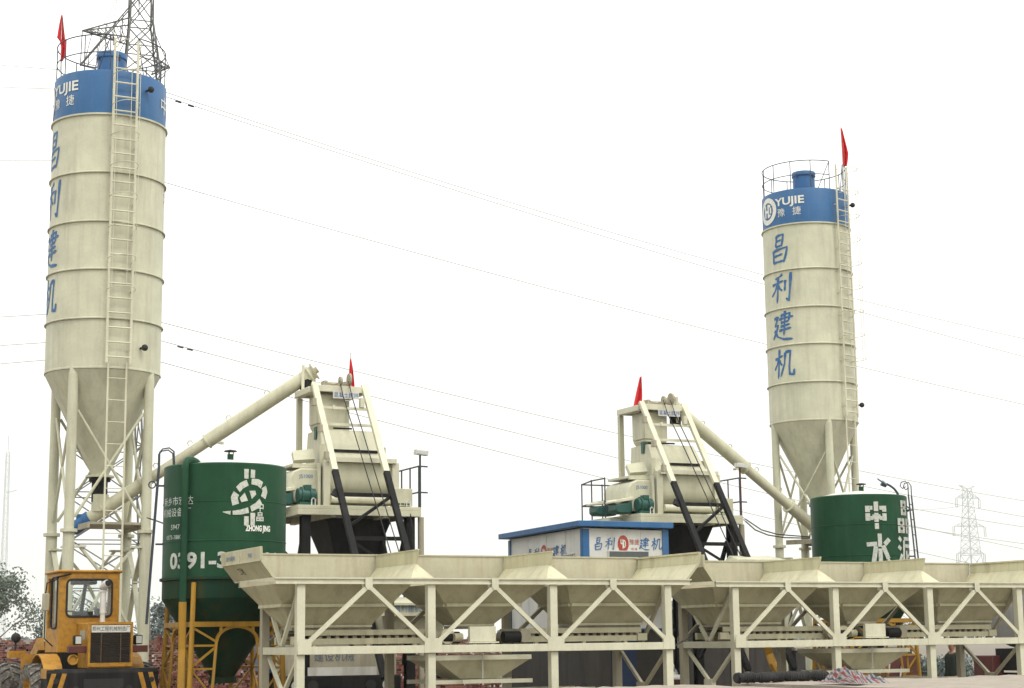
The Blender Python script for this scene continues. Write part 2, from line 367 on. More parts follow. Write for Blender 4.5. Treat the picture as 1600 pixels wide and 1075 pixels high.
# ------------------------------------------------------------------ loading ramps in front of the hoppers
def slab_block(label, corner, length, depth, yaw):
    u = Vector((math.cos(yaw), math.sin(yaw), 0)); v = Vector((math.sin(yaw), -math.cos(yaw), 0))
    z1 = corner[2]; b = []; rnd = random.Random(int(corner[0] * 10)); m = MB()
    n, k = 40, 6
    top = []
    for j in range(k + 1):
        for i in range(n + 1):
            p = Vector(corner) + u * (length * i / n) + v * (depth * j / k)
            p.z = z1 + rnd.uniform(-0.012, 0.012); top.append(p)
    fs = [[j * (n + 1) + i, j * (n + 1) + i + 1, (j + 1) * (n + 1) + i + 1, (j + 1) * (n + 1) + i] for j in range(k) for i in range(n)]
    m.add(top, fs)
    c = [Vector(corner), Vector(corner) + u * length, Vector(corner) + u * length + v * depth, Vector(corner) + v * depth]
    ring = [j for j in range(n + 1)] + [(j) * (n + 1) + n for j in range(1, k + 1)] + [k * (n + 1) + i for i in range(n - 1, -1, -1)] + [j * (n + 1) for j in range(k - 1, 0, -1)]
    low = [Vector((top[i].x, top[i].y, -0.1)) for i in ring]; q = len(ring)
    m.add([top[i] for i in ring] + low, [[i, (i + 1) % q, q + (i + 1) % q, q + i] for i in range(q)])
    o = m.build('loading_ramp', M['concrete'], smooth=0); tag(o, label, 'ramp', 'concrete loading ramps'); return o
slab_block('long pale concrete ramp with a striped tarpaulin and black hose lying on it', (2.81, 22.8, 1.03), 11.0, 5.2, R_(27))
slab_block('shorter pale concrete ramp with nothing lying on it, below the middle of the photo', (2.13, 21.8, 1.035), -3.4, 4.4, R_(25))

# ------------------------------------------------------------------ brick stacks
def brick_mat():
    m = bpy.data.materials.new('fired brick'); m.use_nodes = True; nt = m.node_tree; L = nt.links.new; b = nt.nodes['Principled BSDF']; b.inputs['Roughness'].default_value = 0.9
    oi = _n(nt, 'ShaderNodeAttribute'); oi.attribute_name = 'tone'
    r = _n(nt, 'ShaderNodeValToRGB'); e = r.color_ramp.elements
    e[0].color = (0.10, 0.032, 0.026, 1); e[1].color = (0.42, 0.36, 0.32, 1); e[1].position = 1.0
    for p, c in ((0.35, (0.22, 0.065, 0.045, 1)), (0.7, (0.29, 0.115, 0.085, 1)), (0.93, (0.33, 0.18, 0.14, 1))):
        n = e.new(p); n.color = c
    L(oi.outputs['Fac'], r.inputs[0])
    tc = _n(nt, 'ShaderNodeTexCoord'); n1 = _n(nt, 'ShaderNodeTexNoise'); n1.inputs['Scale'].default_value = 12; n1.inputs['Detail'].default_value = 6; L(tc.outputs['Object'], n1.inputs['Vector'])
    mx = _n(nt, 'ShaderNodeMix', data_type='RGBA', blend_type='MULTIPLY'); mx.inputs[0].default_value = 0.6; L(r.outputs[0], mx.inputs[6]); L(n1.outputs['Color'], mx.inputs[7])
    L(r.outputs[0], mx.inputs[6]); L(mx.outputs[2], b.inputs['Base Color']); return m
M['brick'] = brick_mat()
def brick_stack(label, x0, y0, length, rows, seed):
    rnd = random.Random(seed); m = MB(); tones = []
    bw, bh, bd = 0.125, 0.062, 0.5
    ncol = int(length / bw)
    for r in range(rows):
        for c in range(ncol):
            if r >= rows - 2 and rnd.random() < (0.12 if r == rows - 2 else 0.45): continue
            x = x0 + c * bw + rnd.uniform(-0.012, 0.012) + (bw / 2 if r % 2 else 0); y = y0 + rnd.uniform(-0.05, 0.05); z = r * (bh + 0.004) + rnd.uniform(-0.003, 0.003) - 0.05
            m.box(x, x + bw - 0.008 - 0.05 * (rnd.random() < .15), y, y + bd, z, z + bh - 0.004); tones += [min(1, max(0, rnd.gauss(0.5, 0.27)))] * 8
    o = m.build('brick_stack', M['brick'], smooth=0)
    a = o.data.attributes.new('tone', 'FLOAT', 'POINT'); a.data.foreach_set('value', tones[:len(o.data.vertices)])
    tag(o, label, 'brick stack', 'stacks of red bricks'); return o
brick_stack('red brick stack left of the yellow loader, behind its mirror', -18.5, 49.6, 4.4, 29, 1)
brick_stack('red brick stack behind the yellow loader and the left silo legs', -14.0, 49.2, 3.8, 28, 2)
brick_stack('red brick stack behind the yellow legs of the left green tank', -10.1, 48.9, 5.3, 29, 3)
brick_stack('red brick stack seen between the legs of the left hopper frame', -4.7, 48.2, 4.3, 27, 4)

def site_wall(label, p0, p1, h):
    a, b = Vector(p0), Vector(p1); a.z = b.z = 0; t = thing('site_wall', label, 'wall', a, math.atan2(b.y - a.y, b.x - a.x), 'grey walls behind the right hopper'); t['kind'] = 'thing'; L = (b - a).length
    m = MB(); rn = random.Random(int(L * 100)); x = 0
    m.box(0, L, 0, .24, -.5, h); m.build('wall', M['grey_wall'], t)
    m = MB(); m.box(-.03, L + .03, -.03, .27, h, h + .07); m.build('coping', M['concrete'], t)
    k = 1
    while k * 2.4 < L: m = MB(); m.box(k * 2.4 - .16, k * 2.4 + .16, -.09, -.002, -.5, h - .004); m.build('pier', M['grey_wall'], t); k += 1
site_wall('tall grey rendered wall seen in the gap between the two hopper frames', at(1040, 1000, 45.5), at(1240, 1000, 47.0), 2.35)
site_wall('lower grey rendered wall behind the yellow legs of the right tank', at(1243, 1000, 46.8), at(1424, 1000, 48.0), 1.25)
# ------------------------------------------------------------------ trees
def leaf_mat(name, c):
    m = paint(name, c, tuple(x * 1.5 for x in c[:3]) + (1,), 0.5, 0.7, streak=False, bump=0, scale=0.6, var=0.3); return m
M['leaf'] = leaf_mat('leaves', (0.125, 0.155, 0.12, 1)); M['leaf_haze'] = leaf_mat('haze tinted leaves', (0.12, 0.155, 0.145, 1))  # leaf tones paled and blued to carry the distance haze
def tree(label, x, y, h, spread, seed, trunk_h=0.3, leaves=2600, leaf=0.13, mat='leaf', name='broadleaf_tree', group='trees at the edge of the site', dense=1.0):
    rnd = random.Random(seed); t = thing(name, label, 'tree', (x, y, ground_z(x, y) - 0.05), 0, group)
    wd = MB(); tips = []
    th = h * trunk_h; lean = Vector((rnd.uniform(-0.05, 0.05) * h, 0, 0))
    wd.pipe([(0, 0, 0), lean * 0.4 + Vector((0, 0, th * 0.5)), lean * 0.8 + Vector((0, 0, th)), lean + Vector((0, 0, h * 0.7))], [h * 0.022, h * 0.018, h * 0.014, h * 0.005], 7)
    nl = 11
    for k in range(nl):
        a = 2 * math.pi * (k * 0.382) + rnd.uniform(-.3, .3); z0 = th * (0.8) + (h * 0.62 - th * 0.8) * (k / nl)
        base = lean * (z0 / h * 1.2) + Vector((0, 0, z0)); r = spread * rnd.uniform(0.6, 1.05) * (1 - 0.45 * k / nl); up = rnd.uniform(0.18, 0.36) * h
        p1 = base + Vector((math.cos(a) * r * 0.45, math.sin(a) * r * 0.45, up * 0.55)); p2 = base + Vector((math.cos(a) * r, math.sin(a) * r, up))
        p2.z = min(p2.z, h * 0.97)
        wd.pipe([base, p1, p2], [h * 0.008, h * 0.005, h * 0.002], 5); tips += [p1, p2, (p1 + p2) / 2]
        for _ in range(3):
            q = p1 + (p2 - p1) * rnd.random(); e = q + Vector((rnd.uniform(-1, 1), rnd.uniform(-1, 1), rnd.uniform(-0.2, 0.9))) * spread * 0.36
            wd.pipe([q, (q + e) / 2 + Vector((0, 0, .03 * h)), e], [h * 0.004, h * 0.003, h * 0.001], 4); tips.append(e)
    tips.append(lean + Vector((0, 0, h * 0.9)))
    lv = MB(); vs = []; fs = []
    cl = [(p, rnd.uniform(0.55, 1.15) * spread * 0.30) for p in tips]
    for k in range(leaves):
        p, rr = rnd.choice(cl); d = Vector((rnd.gauss(0, 1), rnd.gauss(0, 1), rnd.gauss(0, 0.75))); d = d / max(d.length, 0.01) * rr * rnd.random() ** 0.5
        c = p + d; s = leaf * rnd.uniform(0.6, 1.4); a = Vector((rnd.gauss(0, 1), rnd.gauss(0, 1), rnd.gauss(0, 1))).normalized(); b = a.cross(Vector((rnd.gauss(0, 1), rnd.gauss(0, 1), rnd.gauss(0, 1)))).normalized()
        n = len(vs); vs += [c - a * s, c + b * s * 0.55, c + a * s, c - b * s * 0.55]; fs.append([n, n + 1, n + 2, n + 3])
    lv.add(vs, fs)
    wd.build('trunk', M['bark'], t); lv.build('crown', M[mat], t, smooth=0)
    return t
tree('tall loose grey green tree at the left edge, beside the loader mirror', -28.3, 95, 6.6, 2.3, 11, 0.35, 5200, 0.085)
tree('low bushy tree just left of the loader cab, beyond the bricks', -25.6, 99, 4.3, 2.0, 12, 0.15, 5200, 0.085, 'leaf_haze')
tree('bluish tree seen between the left silo legs and the left green tank', -18.2, 93, 4.6, 2.0, 14, 0.18, 5200, 0.085, 'leaf_haze')
tree('bluish tree seen through the rear window of the yellow loader', -20.9, 88, 3.9, 1.7, 15, 0.2, 4000, 0.085, 'leaf_haze')
tree('small tree seen in the gap between the two hopper frames', 9.2, 92, 4.6, 2.2, 16, 0.25, 4500, 0.09, 'leaf_haze')
tree('low round bush on open ground behind the standing person', 16.0, 66, 1.05, 1.6, 17, 0.08, 5000, 0.075, 'leaf_haze', 'bush')
def far_wood():
    rnd = random.Random(5); vs, fs = [], []
    for k in range(26000):
        x = rnd.uniform(-260, 300); top = 5.0 + 2.2 * math.sin(x * 0.07) + 1.3 * math.sin(x * 0.31 + 1) + 0.8 * math.sin(x * 1.1)
        c = Vector((x, 420 + rnd.uniform(0, 25), rnd.uniform(0, 1) ** 0.7 * top * 0.8)); s = rnd.uniform(0.3, 0.75)
        a = Vector((rnd.gauss(0, 1), rnd.gauss(0, 1), rnd.gauss(0, 1))).normalized(); b = a.cross(Vector((0.3, 1, 0.2))).normalized()
        n = len(vs); vs += [c - a * s, c + b * s * .7, c + a * s, c - b * s * .7]; fs.append([n, n + 1, n + 2, n + 3])
    tag(MB().add(vs, fs).build('distant_wood', M['leaf_haze'], smooth=0), 'far line of hazy trees along the horizon', 'trees', kind='stuff')
far_wood()
# ------------------------------------------------------------------ cement silos
SR = 1.455
RINGS = [8.45, 9.72, 10.98, 12.22, 13.5, 15.02, 16.2]
def cyl(R, a, z): return Vector((R * math.sin(a), -R * math.cos(a), z))
def silo(label, loc, legrot, lad, txt, size):
    t = thing('cement_silo', label, 'silo', loc, 0, 'cement silos'); t.scale = (size, size, size)
    n = 96
    prof = []
    for k, z in enumerate(RINGS[:-1]):
        z1 = RINGS[k + 1]
        if z >= 15: break
        if k: prof += [(SR + 0.002, z + 0.012), (SR, z + 0.03)]
        else: prof += [(SR + 0.012, z - 0.02), (SR + 0.012, z + 0.02), (SR, z + 0.03)]
        prof += [(SR, z1 - 0.035), (SR + 0.048, z1 - 0.034), (SR + 0.05, z1 - 0.012)]
    m = MB(); m.lathe(prof[:-1] + [(SR + 0.045, 14.985), (SR + 0.045, 15.03), (SR - 0.02, 15.03)], n, cap=False); m.build('shell', M['cream_silo'], t)
    MB().lathe([(SR - 0.01, 15.034), (SR - 0.01, 16.16), (SR - 0.03, 16.2), (1.0, 16.27), (0.05, 16.34)], n).build('top_band', M['blue'], t)
    m = MB(); m.lathe([(0.22, 5.85), (0.24, 5.95), (SR - 0.005, 8.425)], n, cap=False); m.lathe([(0.36, 5.82), (0.36, 5.87)], 32); m.build('cone', M['cream_silo'], t)
    m = MB(); m.lathe([(0.20, 5.2), (0.20, 5.82)], 24); m.lathe([(0.27, 5.72), (0.27, 5.80)], 24); m.build('outlet_sleeve', M['dark'], t)
    # legs
    L = [legrot + R_(45 + 90 * k) for k in range(4)]; LR = 1.36; P = [cyl(LR, a, 0) for a in L]
    for a, p in zip(L, P):
        m = MB(); m.tube(p + Vector((0, 0, 4.45)), p + Vector((0, 0, 8.3)), 0.125, n=20); q = cyl(LR + 0.05, a, 8.78)
        m.tube(p + Vector((0, 0, 8.3)), q, 0.125, 0.03, n=20)
        m.tube(p + Vector((0, 0, -1.0)), p + Vector((0, 0, 4.37)), 0.14, n=20); m.tube(p + Vector((0, 0, 4.37)), p + Vector((0, 0, 4.45)), 0.21, n=24)
        m.build('leg', M['cream_silo'], t)
    for k in range(4):
        a, b = P[k], P[(k + 1) % 4]; Z = lambda p, z: Vector((p.x, p.y, z)); m = MB()
        d = (b - a).normalized(); o = d * 0.13
        m.tube(Z(a, 7.4) + o, Z(b, 4.75) - o, 0.038, n=8); m.tube(Z(b, 7.4) - o, Z(a, 4.75) + o, 0.038, n=8)
        mid = (a + b) / 2
        for p in (a, b):
            s = (mid - p).normalized(); m.bar(Z(p, 4.02) + s * 0.12, Z(p, 4.02) + s * 0.42, 0.2, 0.05, up=(0, 0, 1)); m.bar(Z(p, 4.0) + s * 0.3, Z(mid, 3.15) + s * 0.05, 0.12, 0.06, up=(0, 0, 1))
            m.bar(Z(mid, 3.15), Z(p, 1.6) + s * 0.12, 0.12, 0.06, up=(0, 0, 1))
        m.build('cross_brace', M['cream_silo'], t)
    m = MB(); e = [cyl(LR * 0.98, a, 0) for a in L]; q = [e[0] * 1.0, e[1] * 1.0, e[1] * 0.25 + e[2] * 0.75, e[0] * 0.25 + e[3] * 0.75]
    m.prism([Vector((p.x, p.y, 4.58)) for p in q], (0, 0, 0.06)); m.bar(Vector((q[0].x, q[0].y, 4.56)), Vector((q[1].x, q[1].y, 4.56)), 0.06, 0.14, up=(0, 0, 1)); m.bar(Vector((q[3].x, q[3].y, 4.56)), Vector((q[2].x, q[2].y, 4.56)), 0.06, 0.14, up=(0, 0, 1))
    m.build('service_platform', M['grime_shade'], t)
    # dust collector, roof railing
    dc = MB().lathe([(0.37, 16.3), (0.37, 16.92), (0.40, 16.93), (0.40, 17.06), (0.39, 17.08), (0.05, 17.12)], 36).build('dust_collector', M['blue'], t)
    m = MB()
    for k in range(4): p = cyl(0.40, R_(45 + 90 * k), 16.9); m.box(p.x - .02, p.x + .02, p.y - .02, p.y + .02, 16.84, 16.98)
    m.build('clamp', M['rail'], dc)
    RR = 1.40; gap = R_(15); m = MB(); a0, a1 = lad + gap, lad + 2 * math.pi - gap; N = 60
    for z, r in ((17.15, 0.016), (16.68, 0.014)): m.pipe([cyl(RR, a0 + (a1 - a0) * k / N, z) for k in range(N + 1)], r, 6)
    K = 13
    for k in range(K):
        a = a0 + (a1 - a0) * k / (K - 1); m.tube(cyl(RR, a, 16.1), cyl(RR, a, 17.15), 0.014, n=6)
    for s in (1, -1):
        a = lad + s * gap; m.tube(cyl(RR, a, 17.13), cyl(RR - 0.15, a + s * R_(-1), 16.2) + cyl(0.7, lad + s * R_(120), 0) * 0.5, 0.013, n=6)
    m.build('roof_railing', M['rail'], t)
    # ladder with safety cage
    m = MB(); tang = Vector((math.cos(lad), math.sin(lad), 0)); rad = Vector((math.sin(lad), -math.cos(lad), 0)); lo = SR + 0.13
    w = 0.30
    for s in (1, -1): m.bar(rad * lo + tang * w * s + Vector((0, 0, 8.55)), rad * lo + tang * w * s + Vector((0, 0, 17.0)), 0.06, 0.03, up=rad)
    z = 8.7
    while z < 16.3: m.tube(rad * lo - tang * w + Vector((0, 0, z)), rad * lo + tang * w + Vector((0, 0, z)), 0.022, n=6); z += 0.375
    z = 8.9
    while z < 16: 
        for s in (1, -1): m.bar(rad * (SR - 0.01) + tang * w * s + Vector((0, 0, z)), rad * lo + tang * w * s + Vector((0, 0, z)), 0.03)
        z += 0.75
    lr = m.build('ladder', M['cream_frame'], t)
    m = MB(); z = 10.4
    cz = [10.4 + 0.8 * k for k in range(9)]
    for z in cz: m.pipe([rad * (lo + 0.62 * math.sin(math.pi * k / 12)) + tang * (-0.33 * math.cos(math.pi * k / 12)) * 1.05 + Vector((0, 0, z)) for k in range(13)], 0.009, 5)
    for k in (2, 6, 10): p = rad * (lo + 0.62 * math.sin(math.pi * k / 12)) + tang * (-0.346 * math.cos(math.pi * k / 12)); m.tube(p + Vector((0, 0, cz[0])), p + Vector((0, 0, cz[-1])), 0.008, n=5)
    m.build('safety_cage', M['cream_frame'], lr)
    m = MB(); m.ladder(rad * (SR + 0.05) + Vector((0, 0, 0.2)), rad * (SR + 0.05) + Vector((0, 0, 8.6)), tang, 0.46, 0.55, 0.02, 0.014); m.build('lower_ladder', M['cream_frame'], t)
    for z in (9.0, 15.78):
        m = MB(); p = cyl(SR, lad + R_(25), z); d = Vector((p.x, p.y, 0)).normalized(); m.tube(p, p + d * 0.12, 0.03, n=8); m.ball(p + d * 0.17, 0.085); m.build('level_sensor', M['black'], t)
    # lettering
    for ch, z in zip('昌利建机', (14.22, 12.88, 11.6, 10.36)):
        on_cylinder(brush2d(ch, 0.86, 1.02, 12), SR, txt - R_(17), z, 0.006).build('painted_character', M['blue_letter'], t, 0)
    y = text2d('YUJIE', 0.36, .009); on_cylinder(shift2d(y, 0, 0, 1.25, 1), SR, txt, 15.80, 0.003).build('painted_name', M['white_letter'], t, 0)
    y = merge2d([shift2d(text2d('豫', 0.30), -0.30, 0), shift2d(text2d('捷', 0.30), 0.26, 0)])
    on_cylinder(y, SR, txt, 15.42, 0.003).build('painted_name', M['white_letter'], t, 0)
    ring = []
    for k in range(40):
        a = 2 * math.pi * k / 40
        if math.sin(a * 2) > 0.985: continue
        ring.append((50 + 40 * math.cos(a), 50 + 40 * math.sin(a), 50 + 40 * math.cos(a + 0.16), 50 + 40 * math.sin(a + 0.16), 18))
    vs, fs = [], []
    for k in range(41):
        a = 2 * math.pi * k / 40
        for r in (32, 50): vs.append(((r * math.cos(a)) / 100 * 0.9, (r * math.sin(a)) / 100 * 0.92, 0))
    fs = [[2 * k, 2 * k + 1, 2 * k + 3, 2 * k + 2] for k in range(40)]
    hd = rects2d([(34, 74, 34, 28, 10), (38, 50, 52, 50, 9), (54, 76, 54, 26, 9), (58, 71, 68, 66, 9), (69, 62, 69, 40, 9), (58, 30, 67, 36, 9)], 0.9, 0.92)
    on_cylinder(merge2d([(vs, fs), hd]), SR, txt - R_(37), 15.60, 0.003).build('painted_emblem', M['white_letter'], t, 0)
    on_cylinder(shift2d(text2d('中晶', 0.52), 0, 0), SR, lad + R_(68), 15.55, 0.003).build('painted_name', M['white_letter'], t, 0)
    on_cylinder(shift2d(text2d('安全', 0.5), 0, 0), SR, lad + R_(82), 13.2, 0.004).build('painted_notice', M['red_letter'], t, 0)
    return t
SL, SRS = 0.83, 0.735            # the two silos: about 2.4 m and 2.1 m across
SILO_L = Vector((-8.755, 36.5, 0.27)); SILO_R = Vector((7.36, 42.0, 0.51))
silo('tall cream cement silo with blue top on the left, behind the yellow loader', SILO_L, R_(27), R_(27), R_(-41), SL)
silo('farther cream cement silo with blue top, rising behind the right green tank', SILO_R, R_(55), R_(42), R_(-31), SRS)
# ------------------------------------------------------------------ concrete mixers on decks
TOPZ = 6.5
def rail_pt(u, z):   # inclined hoist track
    return Vector((u, 0.9 - (6.52 - z) * 0.69, z))
def mixer(label, loc, skip_z, skip_u, guard_right):
    t = thing('concrete_mixer', label, 'concrete mixer', loc, YAW, 'concrete mixers on steel decks'); t.scale = (1.0625,) * 3
    m = MB(); m.box(0, 2.45, 0, 2.6, 4.06, 4.13); m.box(0, 2.45, 0, 0.06, 3.95, 4.06); m.box(0, 0.06, 0.06, 2.6, 3.95, 4.06); m.box(2.39, 2.45, 0.06, 2.6, 3.95, 4.06); m.box(0.06, 2.39, 2.54, 2.6, 3.95, 4.06)
    for u in (0.7, 1.75): m.box(u - .05, u + .05, 0.06, 2.54, 3.92, 4.06)
    m.box(-0.32, 0, 0.75, 2.3, 4.0, 4.09)
    dk = m.build('deck', M['cream'], t, bevel=0.006)
    m = MB()
    for u in (0.3, 2.2): m.pipe([(u, 0.12, 4.13), (u, 0.12, 4.24), (u + .03, .12, 4.27), (u + 0.07, 0.12, 4.24), (u + 0.07, 0.12, 4.13)], 0.012, 6)
    m.build('lifting_eye', M['lead'], dk)
    for u, v in ((0.2, 0.2), (2.28, 0.2), (0.2, 1.75), (2.2, 1.55), (0.2, 2.5), (2.28, 2.5)):
        m = MB(); m.box(u - .085, u + .085, v - .085, v - .07, -0.4, 3.95); m.box(u - .085, u + .085, v + .07, v + .085, -0.4, 3.95); m.box(u - .012, u + .012, v - .07, v + .07, -0.4, 3.95)
        m.build('leg', M['dark'], t)
    m = MB()
    for v in (0.2, 2.5): pass
    m.bar((0.2, 0.32, 3.6), (0.2, 1.65, 1.0), 0.07); m.bar((0.2, 1.65, 3.6), (0.2, 0.32, 1.0), 0.07)
    m.bar((2.24, 0.32, 3.6), (2.2, 1.45, 1.6), 0.07); m.bar((2.2, 1.45, 3.6), (2.24, 0.32, 1.6), 0.07)
    m.bar((0.3, 2.5, 3.6), (2.2, 2.5, 1.8), 0.06); m.bar((2.2, 2.5, 3.6), (0.3, 2.5, 1.8), 0.06)
    m.build('leg_brace', M['dark'], t)
    MB().tube((2.50, 0.15, 0.2), (2.50, 0.15, 3.95), 0.06, n=12).build('drain_pipe', M['grime_shade'], t)
    m = MB(); c = (1.42, 1.25); tu, bu = 0.66, 0.26
    m.hexa([(c[0] - bu, c[1] - bu, 2.75), (c[0] + bu, c[1] - bu, 2.75), (c[0] + bu, c[1] + bu, 2.75), (c[0] - bu, c[1] + bu, 2.75)],
           [(c[0] - tu, c[1] - tu, 3.94), (c[0] + tu, c[1] - tu, 3.94), (c[0] + tu, c[1] + tu, 3.94), (c[0] - tu, c[1] + tu, 3.94)])
    m.build('discharge_hopper', M['dark'], t)
    # body
    m = MB(); u0, u1 = 0.70, 2.05
    yz = [(1.05 + 0.62 * math.cos(R_(a)), 4.66 + 0.44 * math.sin(R_(a))) for a in range(180, 361, 12)]
    poly = [(0.43, 4.98)] + [(y, z) for y, z in yz] + [(1.67, 4.98)]
    m.prism([(u0 + .03, y, z) for y, z in poly], (u1 - u0 - .06, 0, 0))
    dr = m.build('drum', M['cream'], t, smooth=30)
    for u in (u0 - 0.09, u1 - 0.05):
        m = MB(); m.box(u, u + 0.14, 0.36, 0.50, 4.13, 5.0); m.box(u, u + 0.14, 1.6, 1.74, 4.13, 5.0)
        m.plate([(u + 0.07, 0.5, 4.2), (u + 0.07, 1.6, 4.2), (u + 0.07, 1.6, 4.98), (u + 0.07, 0.5, 4.98)], 0.03)
        m.build('drum_frame', M['cream_frame'], t, bevel=0.006)
    m = MB(); m.box(u0 - 0.19, u0 - 0.13, 0.4, 0.5, 4.13, 4.95); m.build('stanchion', M['cream_frame'], t, bevel=0.006)
    m = MB(); m.box(u0 - .02, u1 + .02, 0.30, 0.42, 4.985, 5.07); m.box(u0 - 0.05, u1 + 0.05, 0.42, 1.78, 4.99, 5.05)
    m.tube((u0 + .05, 0.34, 4.28), (u1 - 0.1, 0.34, 4.28), 0.075, n=14)
    m.build('cover_beam', M['cream_frame'], t)
    # chute above drum
    m = MB()
    A = [(0.66, 0.50, 5.05), (1.93, 0.50, 5.05), (1.93, 1.6, 5.05), (0.66, 1.6, 5.05)]; B = [(0.70, 0.86, 5.66), (1.80, 0.86, 5.66), (1.80, 1.6, 5.66), (0.70, 1.6, 5.66)]
    m.hexa(A, B); m.plate([(1.83, 0.55, 5.07), (1.83, 1.55, 5.07), (1.83, 1.55, 5.62), (1.83, 0.90, 5.50)], 0.02)
    ch = m.build('charging_chute', M['cream'], t, bevel=0.008)
    m = MB(); m.bar((0.88, 0.585, 5.225), (1.78, 0.585, 5.225), 0.05, 0.05); m.build('slot', M['dark'], ch)
    m = MB(); m.box(0.98, 1.36, 0.87, 0.9, 5.68, 5.71); m.build('edge_strip', M['dark'], ch)
    m = MB(); m.box(1.88, 1.96, 0.62, 0.72, 5.08, 5.32); m.tube((1.92, .6, 5.32), (1.92, .6, 5.08), 0.025, n=8); m.build('chute_latch', M['grime_shade'], ch)
    # gear housing left of the drum
    m = MB(); poly = [(-0.02, 4.30), (-0.02, 4.66), (0.06, 4.80), (0.20, 4.86), (0.50, 4.86), (0.60, 4.78), (0.60, 4.22), (0.08, 4.22)]
    m.prism([(u, 0.46, z) for u, z in poly], (0, 1.1, 0)); gh = m.build('gear_housing', M['cream'], t, bevel=0.03)
    on_plane(text2d('JS1000', 0.10), (0.30, 0.46, 4.70), (1, 0, 0), (0, 0, 1), 0.005).build('painted_name', M['blue_letter'], gh, 0)
    m = MB(); m.box(0.06, 0.62, 0.55, 1.5, 4.90, 4.95); m.box(0.06, 0.62, 0.52, 0.6, 4.865, 4.90); m.plate([(0.10, 0.62, 4.98), (0.52, 0.62, 5.02), (0.54, 0.80, 5.24), (0.12, 0.80, 5.18)], 0.10); m.box(0.60, 0.70, 0.55, 0.7, 4.9, 5.34)
    m.build('inspection_lid', M['cream'], t, bevel=0.006)
    # motors
    m = MB()
    m.tube((0.08, 0.30, 4.33), (0.42, 0.30, 4.33), 0.13, n=18); m.tube((0.14, .30, 4.33), (0.17, .30, 4.33), 0.16, n=18); m.tube((0.30, .30, 4.33), (0.33, .30, 4.33), 0.16, n=18); m.box(0.2, 0.32, 0.2, 0.36, 4.42, 4.52); m.box(0.1, 0.4, 0.2, 0.4, 4.13, 4.2)
    m.build('motor', M['green_motor'], t)
    m = MB(); m.tube((0.10, 0.9, 4.33), (0.5, 0.9, 4.33), 0.13, n=18); m.build('motor', M['green_motor'], t)
    for v, du in ((0.42, 0.0), (1.05, -0.12)):
        m = MB(); P = [(-0.34 + du, 4.20), (-0.28 + du, 4.15), (0.0, 4.15), (0.05, 4.2), (0.05, 4.40), (-0.34 + du, 4.34)]
        m.prism([(u, v, z) for u, z in P], (0, 0.36, 0)); g = m.build('belt_guard', M['green_motor'], t, bevel=0.03)
        m = MB(); m.prism([(-0.38 + du, v - .03, 4.36), (0.07, v - .03, 4.43), (0.07, v - .03, 4.50), (-0.33 + du, v - .03, 4.43), (-.38 + du, v - .03, 4.40)], (0, 0.42, 0)); m.build('guard_lid', M['cream_frame'], g, bevel=0.01)
    # tower top
    m = MB(); a0, a1, b0, b1 = 0.60, 1.66, 0.9, 1.9
    m.box(a0 - .04, a1 + .04, b0 - .05, b0 + .05, 6.40, 6.52); m.box(a0 - .04, a1 + .04, b1 - .05, b1 + .05, 6.40, 6.52); m.box(a0 - .1, a0 + .04, b0 + .05, b1 - .05, 6.38, 6.5); m.box(a1 - .04, a1 + .04, b0 + .05, b1 - .05, 6.40, 6.52)
    m.box(a0 + .04, a1 - .04, b0 + .05, b1 - .05, 6.44, 6.47)
    m.build('tower_top_frame', M['cream_frame'], t, bevel=0.006)
    for u in (a0 + 0.02, a1 - 0.06):
        m = MB(); m.box(u - .05, u + .05, b1 - .05, b1 + .05, 4.13, 6.38); m.build('tower_post', M['cream'], t)
    m = MB(); m.box(0.70, 1.28, 1.02, 1.55, 5.78, 6.38); m.hexa([(0.85, 1.15, 5.45), (1.13, 1.15, 5.45), (1.13, 1.4, 5.45), (0.85, 1.4, 5.45)], [(0.70, 1.02, 5.78), (1.28, 1.02, 5.78), (1.28, 1.55, 5.78), (0.70, 1.55, 5.78)])
    wh = m.build('cement_weigh_hopper', M['cream'], t, bevel=0.03)
    m = MB(); m.tube((0.80, 1.1, 5.55), (0.80, 1.1, 5.72), 0.10, 0.13, n=14); m.build('outlet_cuff', M['dark'], wh)
    m = MB(); m.hexa([(0.66, 1.0, 5.48), (0.72, 1.0, 5.48), (0.72, 1.1, 5.48), (0.66, 1.1, 5.48)], [(0.66, 0.98, 5.72), (0.84, 0.98, 5.72), (0.84, 1.1, 5.72), (0.66, 1.1, 5.72)]); m.build('vent_sock', M['green_motor'], wh)
    # hoist track
    for u, nm in ((0.60, 0), (1.62, 1)):
        m = MB(); m.bar(rail_pt(u, 6.56), rail_pt(u, 4.75), 0.075, 0.12, up=(1, 0, 0)); m.build('hoist_rail', M['cream_frame'], t, bevel=0.006)
        m = MB(); m.bar(rail_pt(u, 4.749), rail_pt(u, 1.0), 0.085, 0.11, up=(1, 0, 0)); m.build('lower_hoist_rail', M['dark'], t)
    m = MB()
    for z in (6.05, 5.70): p = rail_pt(0, z); m.bar((0.66, p.y + .03, z), (1.57, p.y + .03, z), 0.05, 0.05)
    p = rail_pt(0, 6.05); m.box(0.86, 0.90, p.y - .02, p.y + .06, 6.02, 6.10); m.box(1.42, 1.50, p.y - 0.02, p.y + 0.08, 6.08, 6.26)
    m.build('track_spreader', M['cream_frame'], t)
    m = MB()
    for z in (4.28, 3.45): p = rail_pt(0, z); m.bar((0.66, p.y, z), (1.57, p.y, z), 0.07)
    m.bar(rail_pt(0.66, 3.7), rail_pt(1.56, 4.25), 0.05); m.bar(rail_pt(0.66, 3.35), rail_pt(1.56, 2.7), 0.05); m.bar(rail_pt(0.66, 2.1), rail_pt(1.56, 2.65), 0.05)
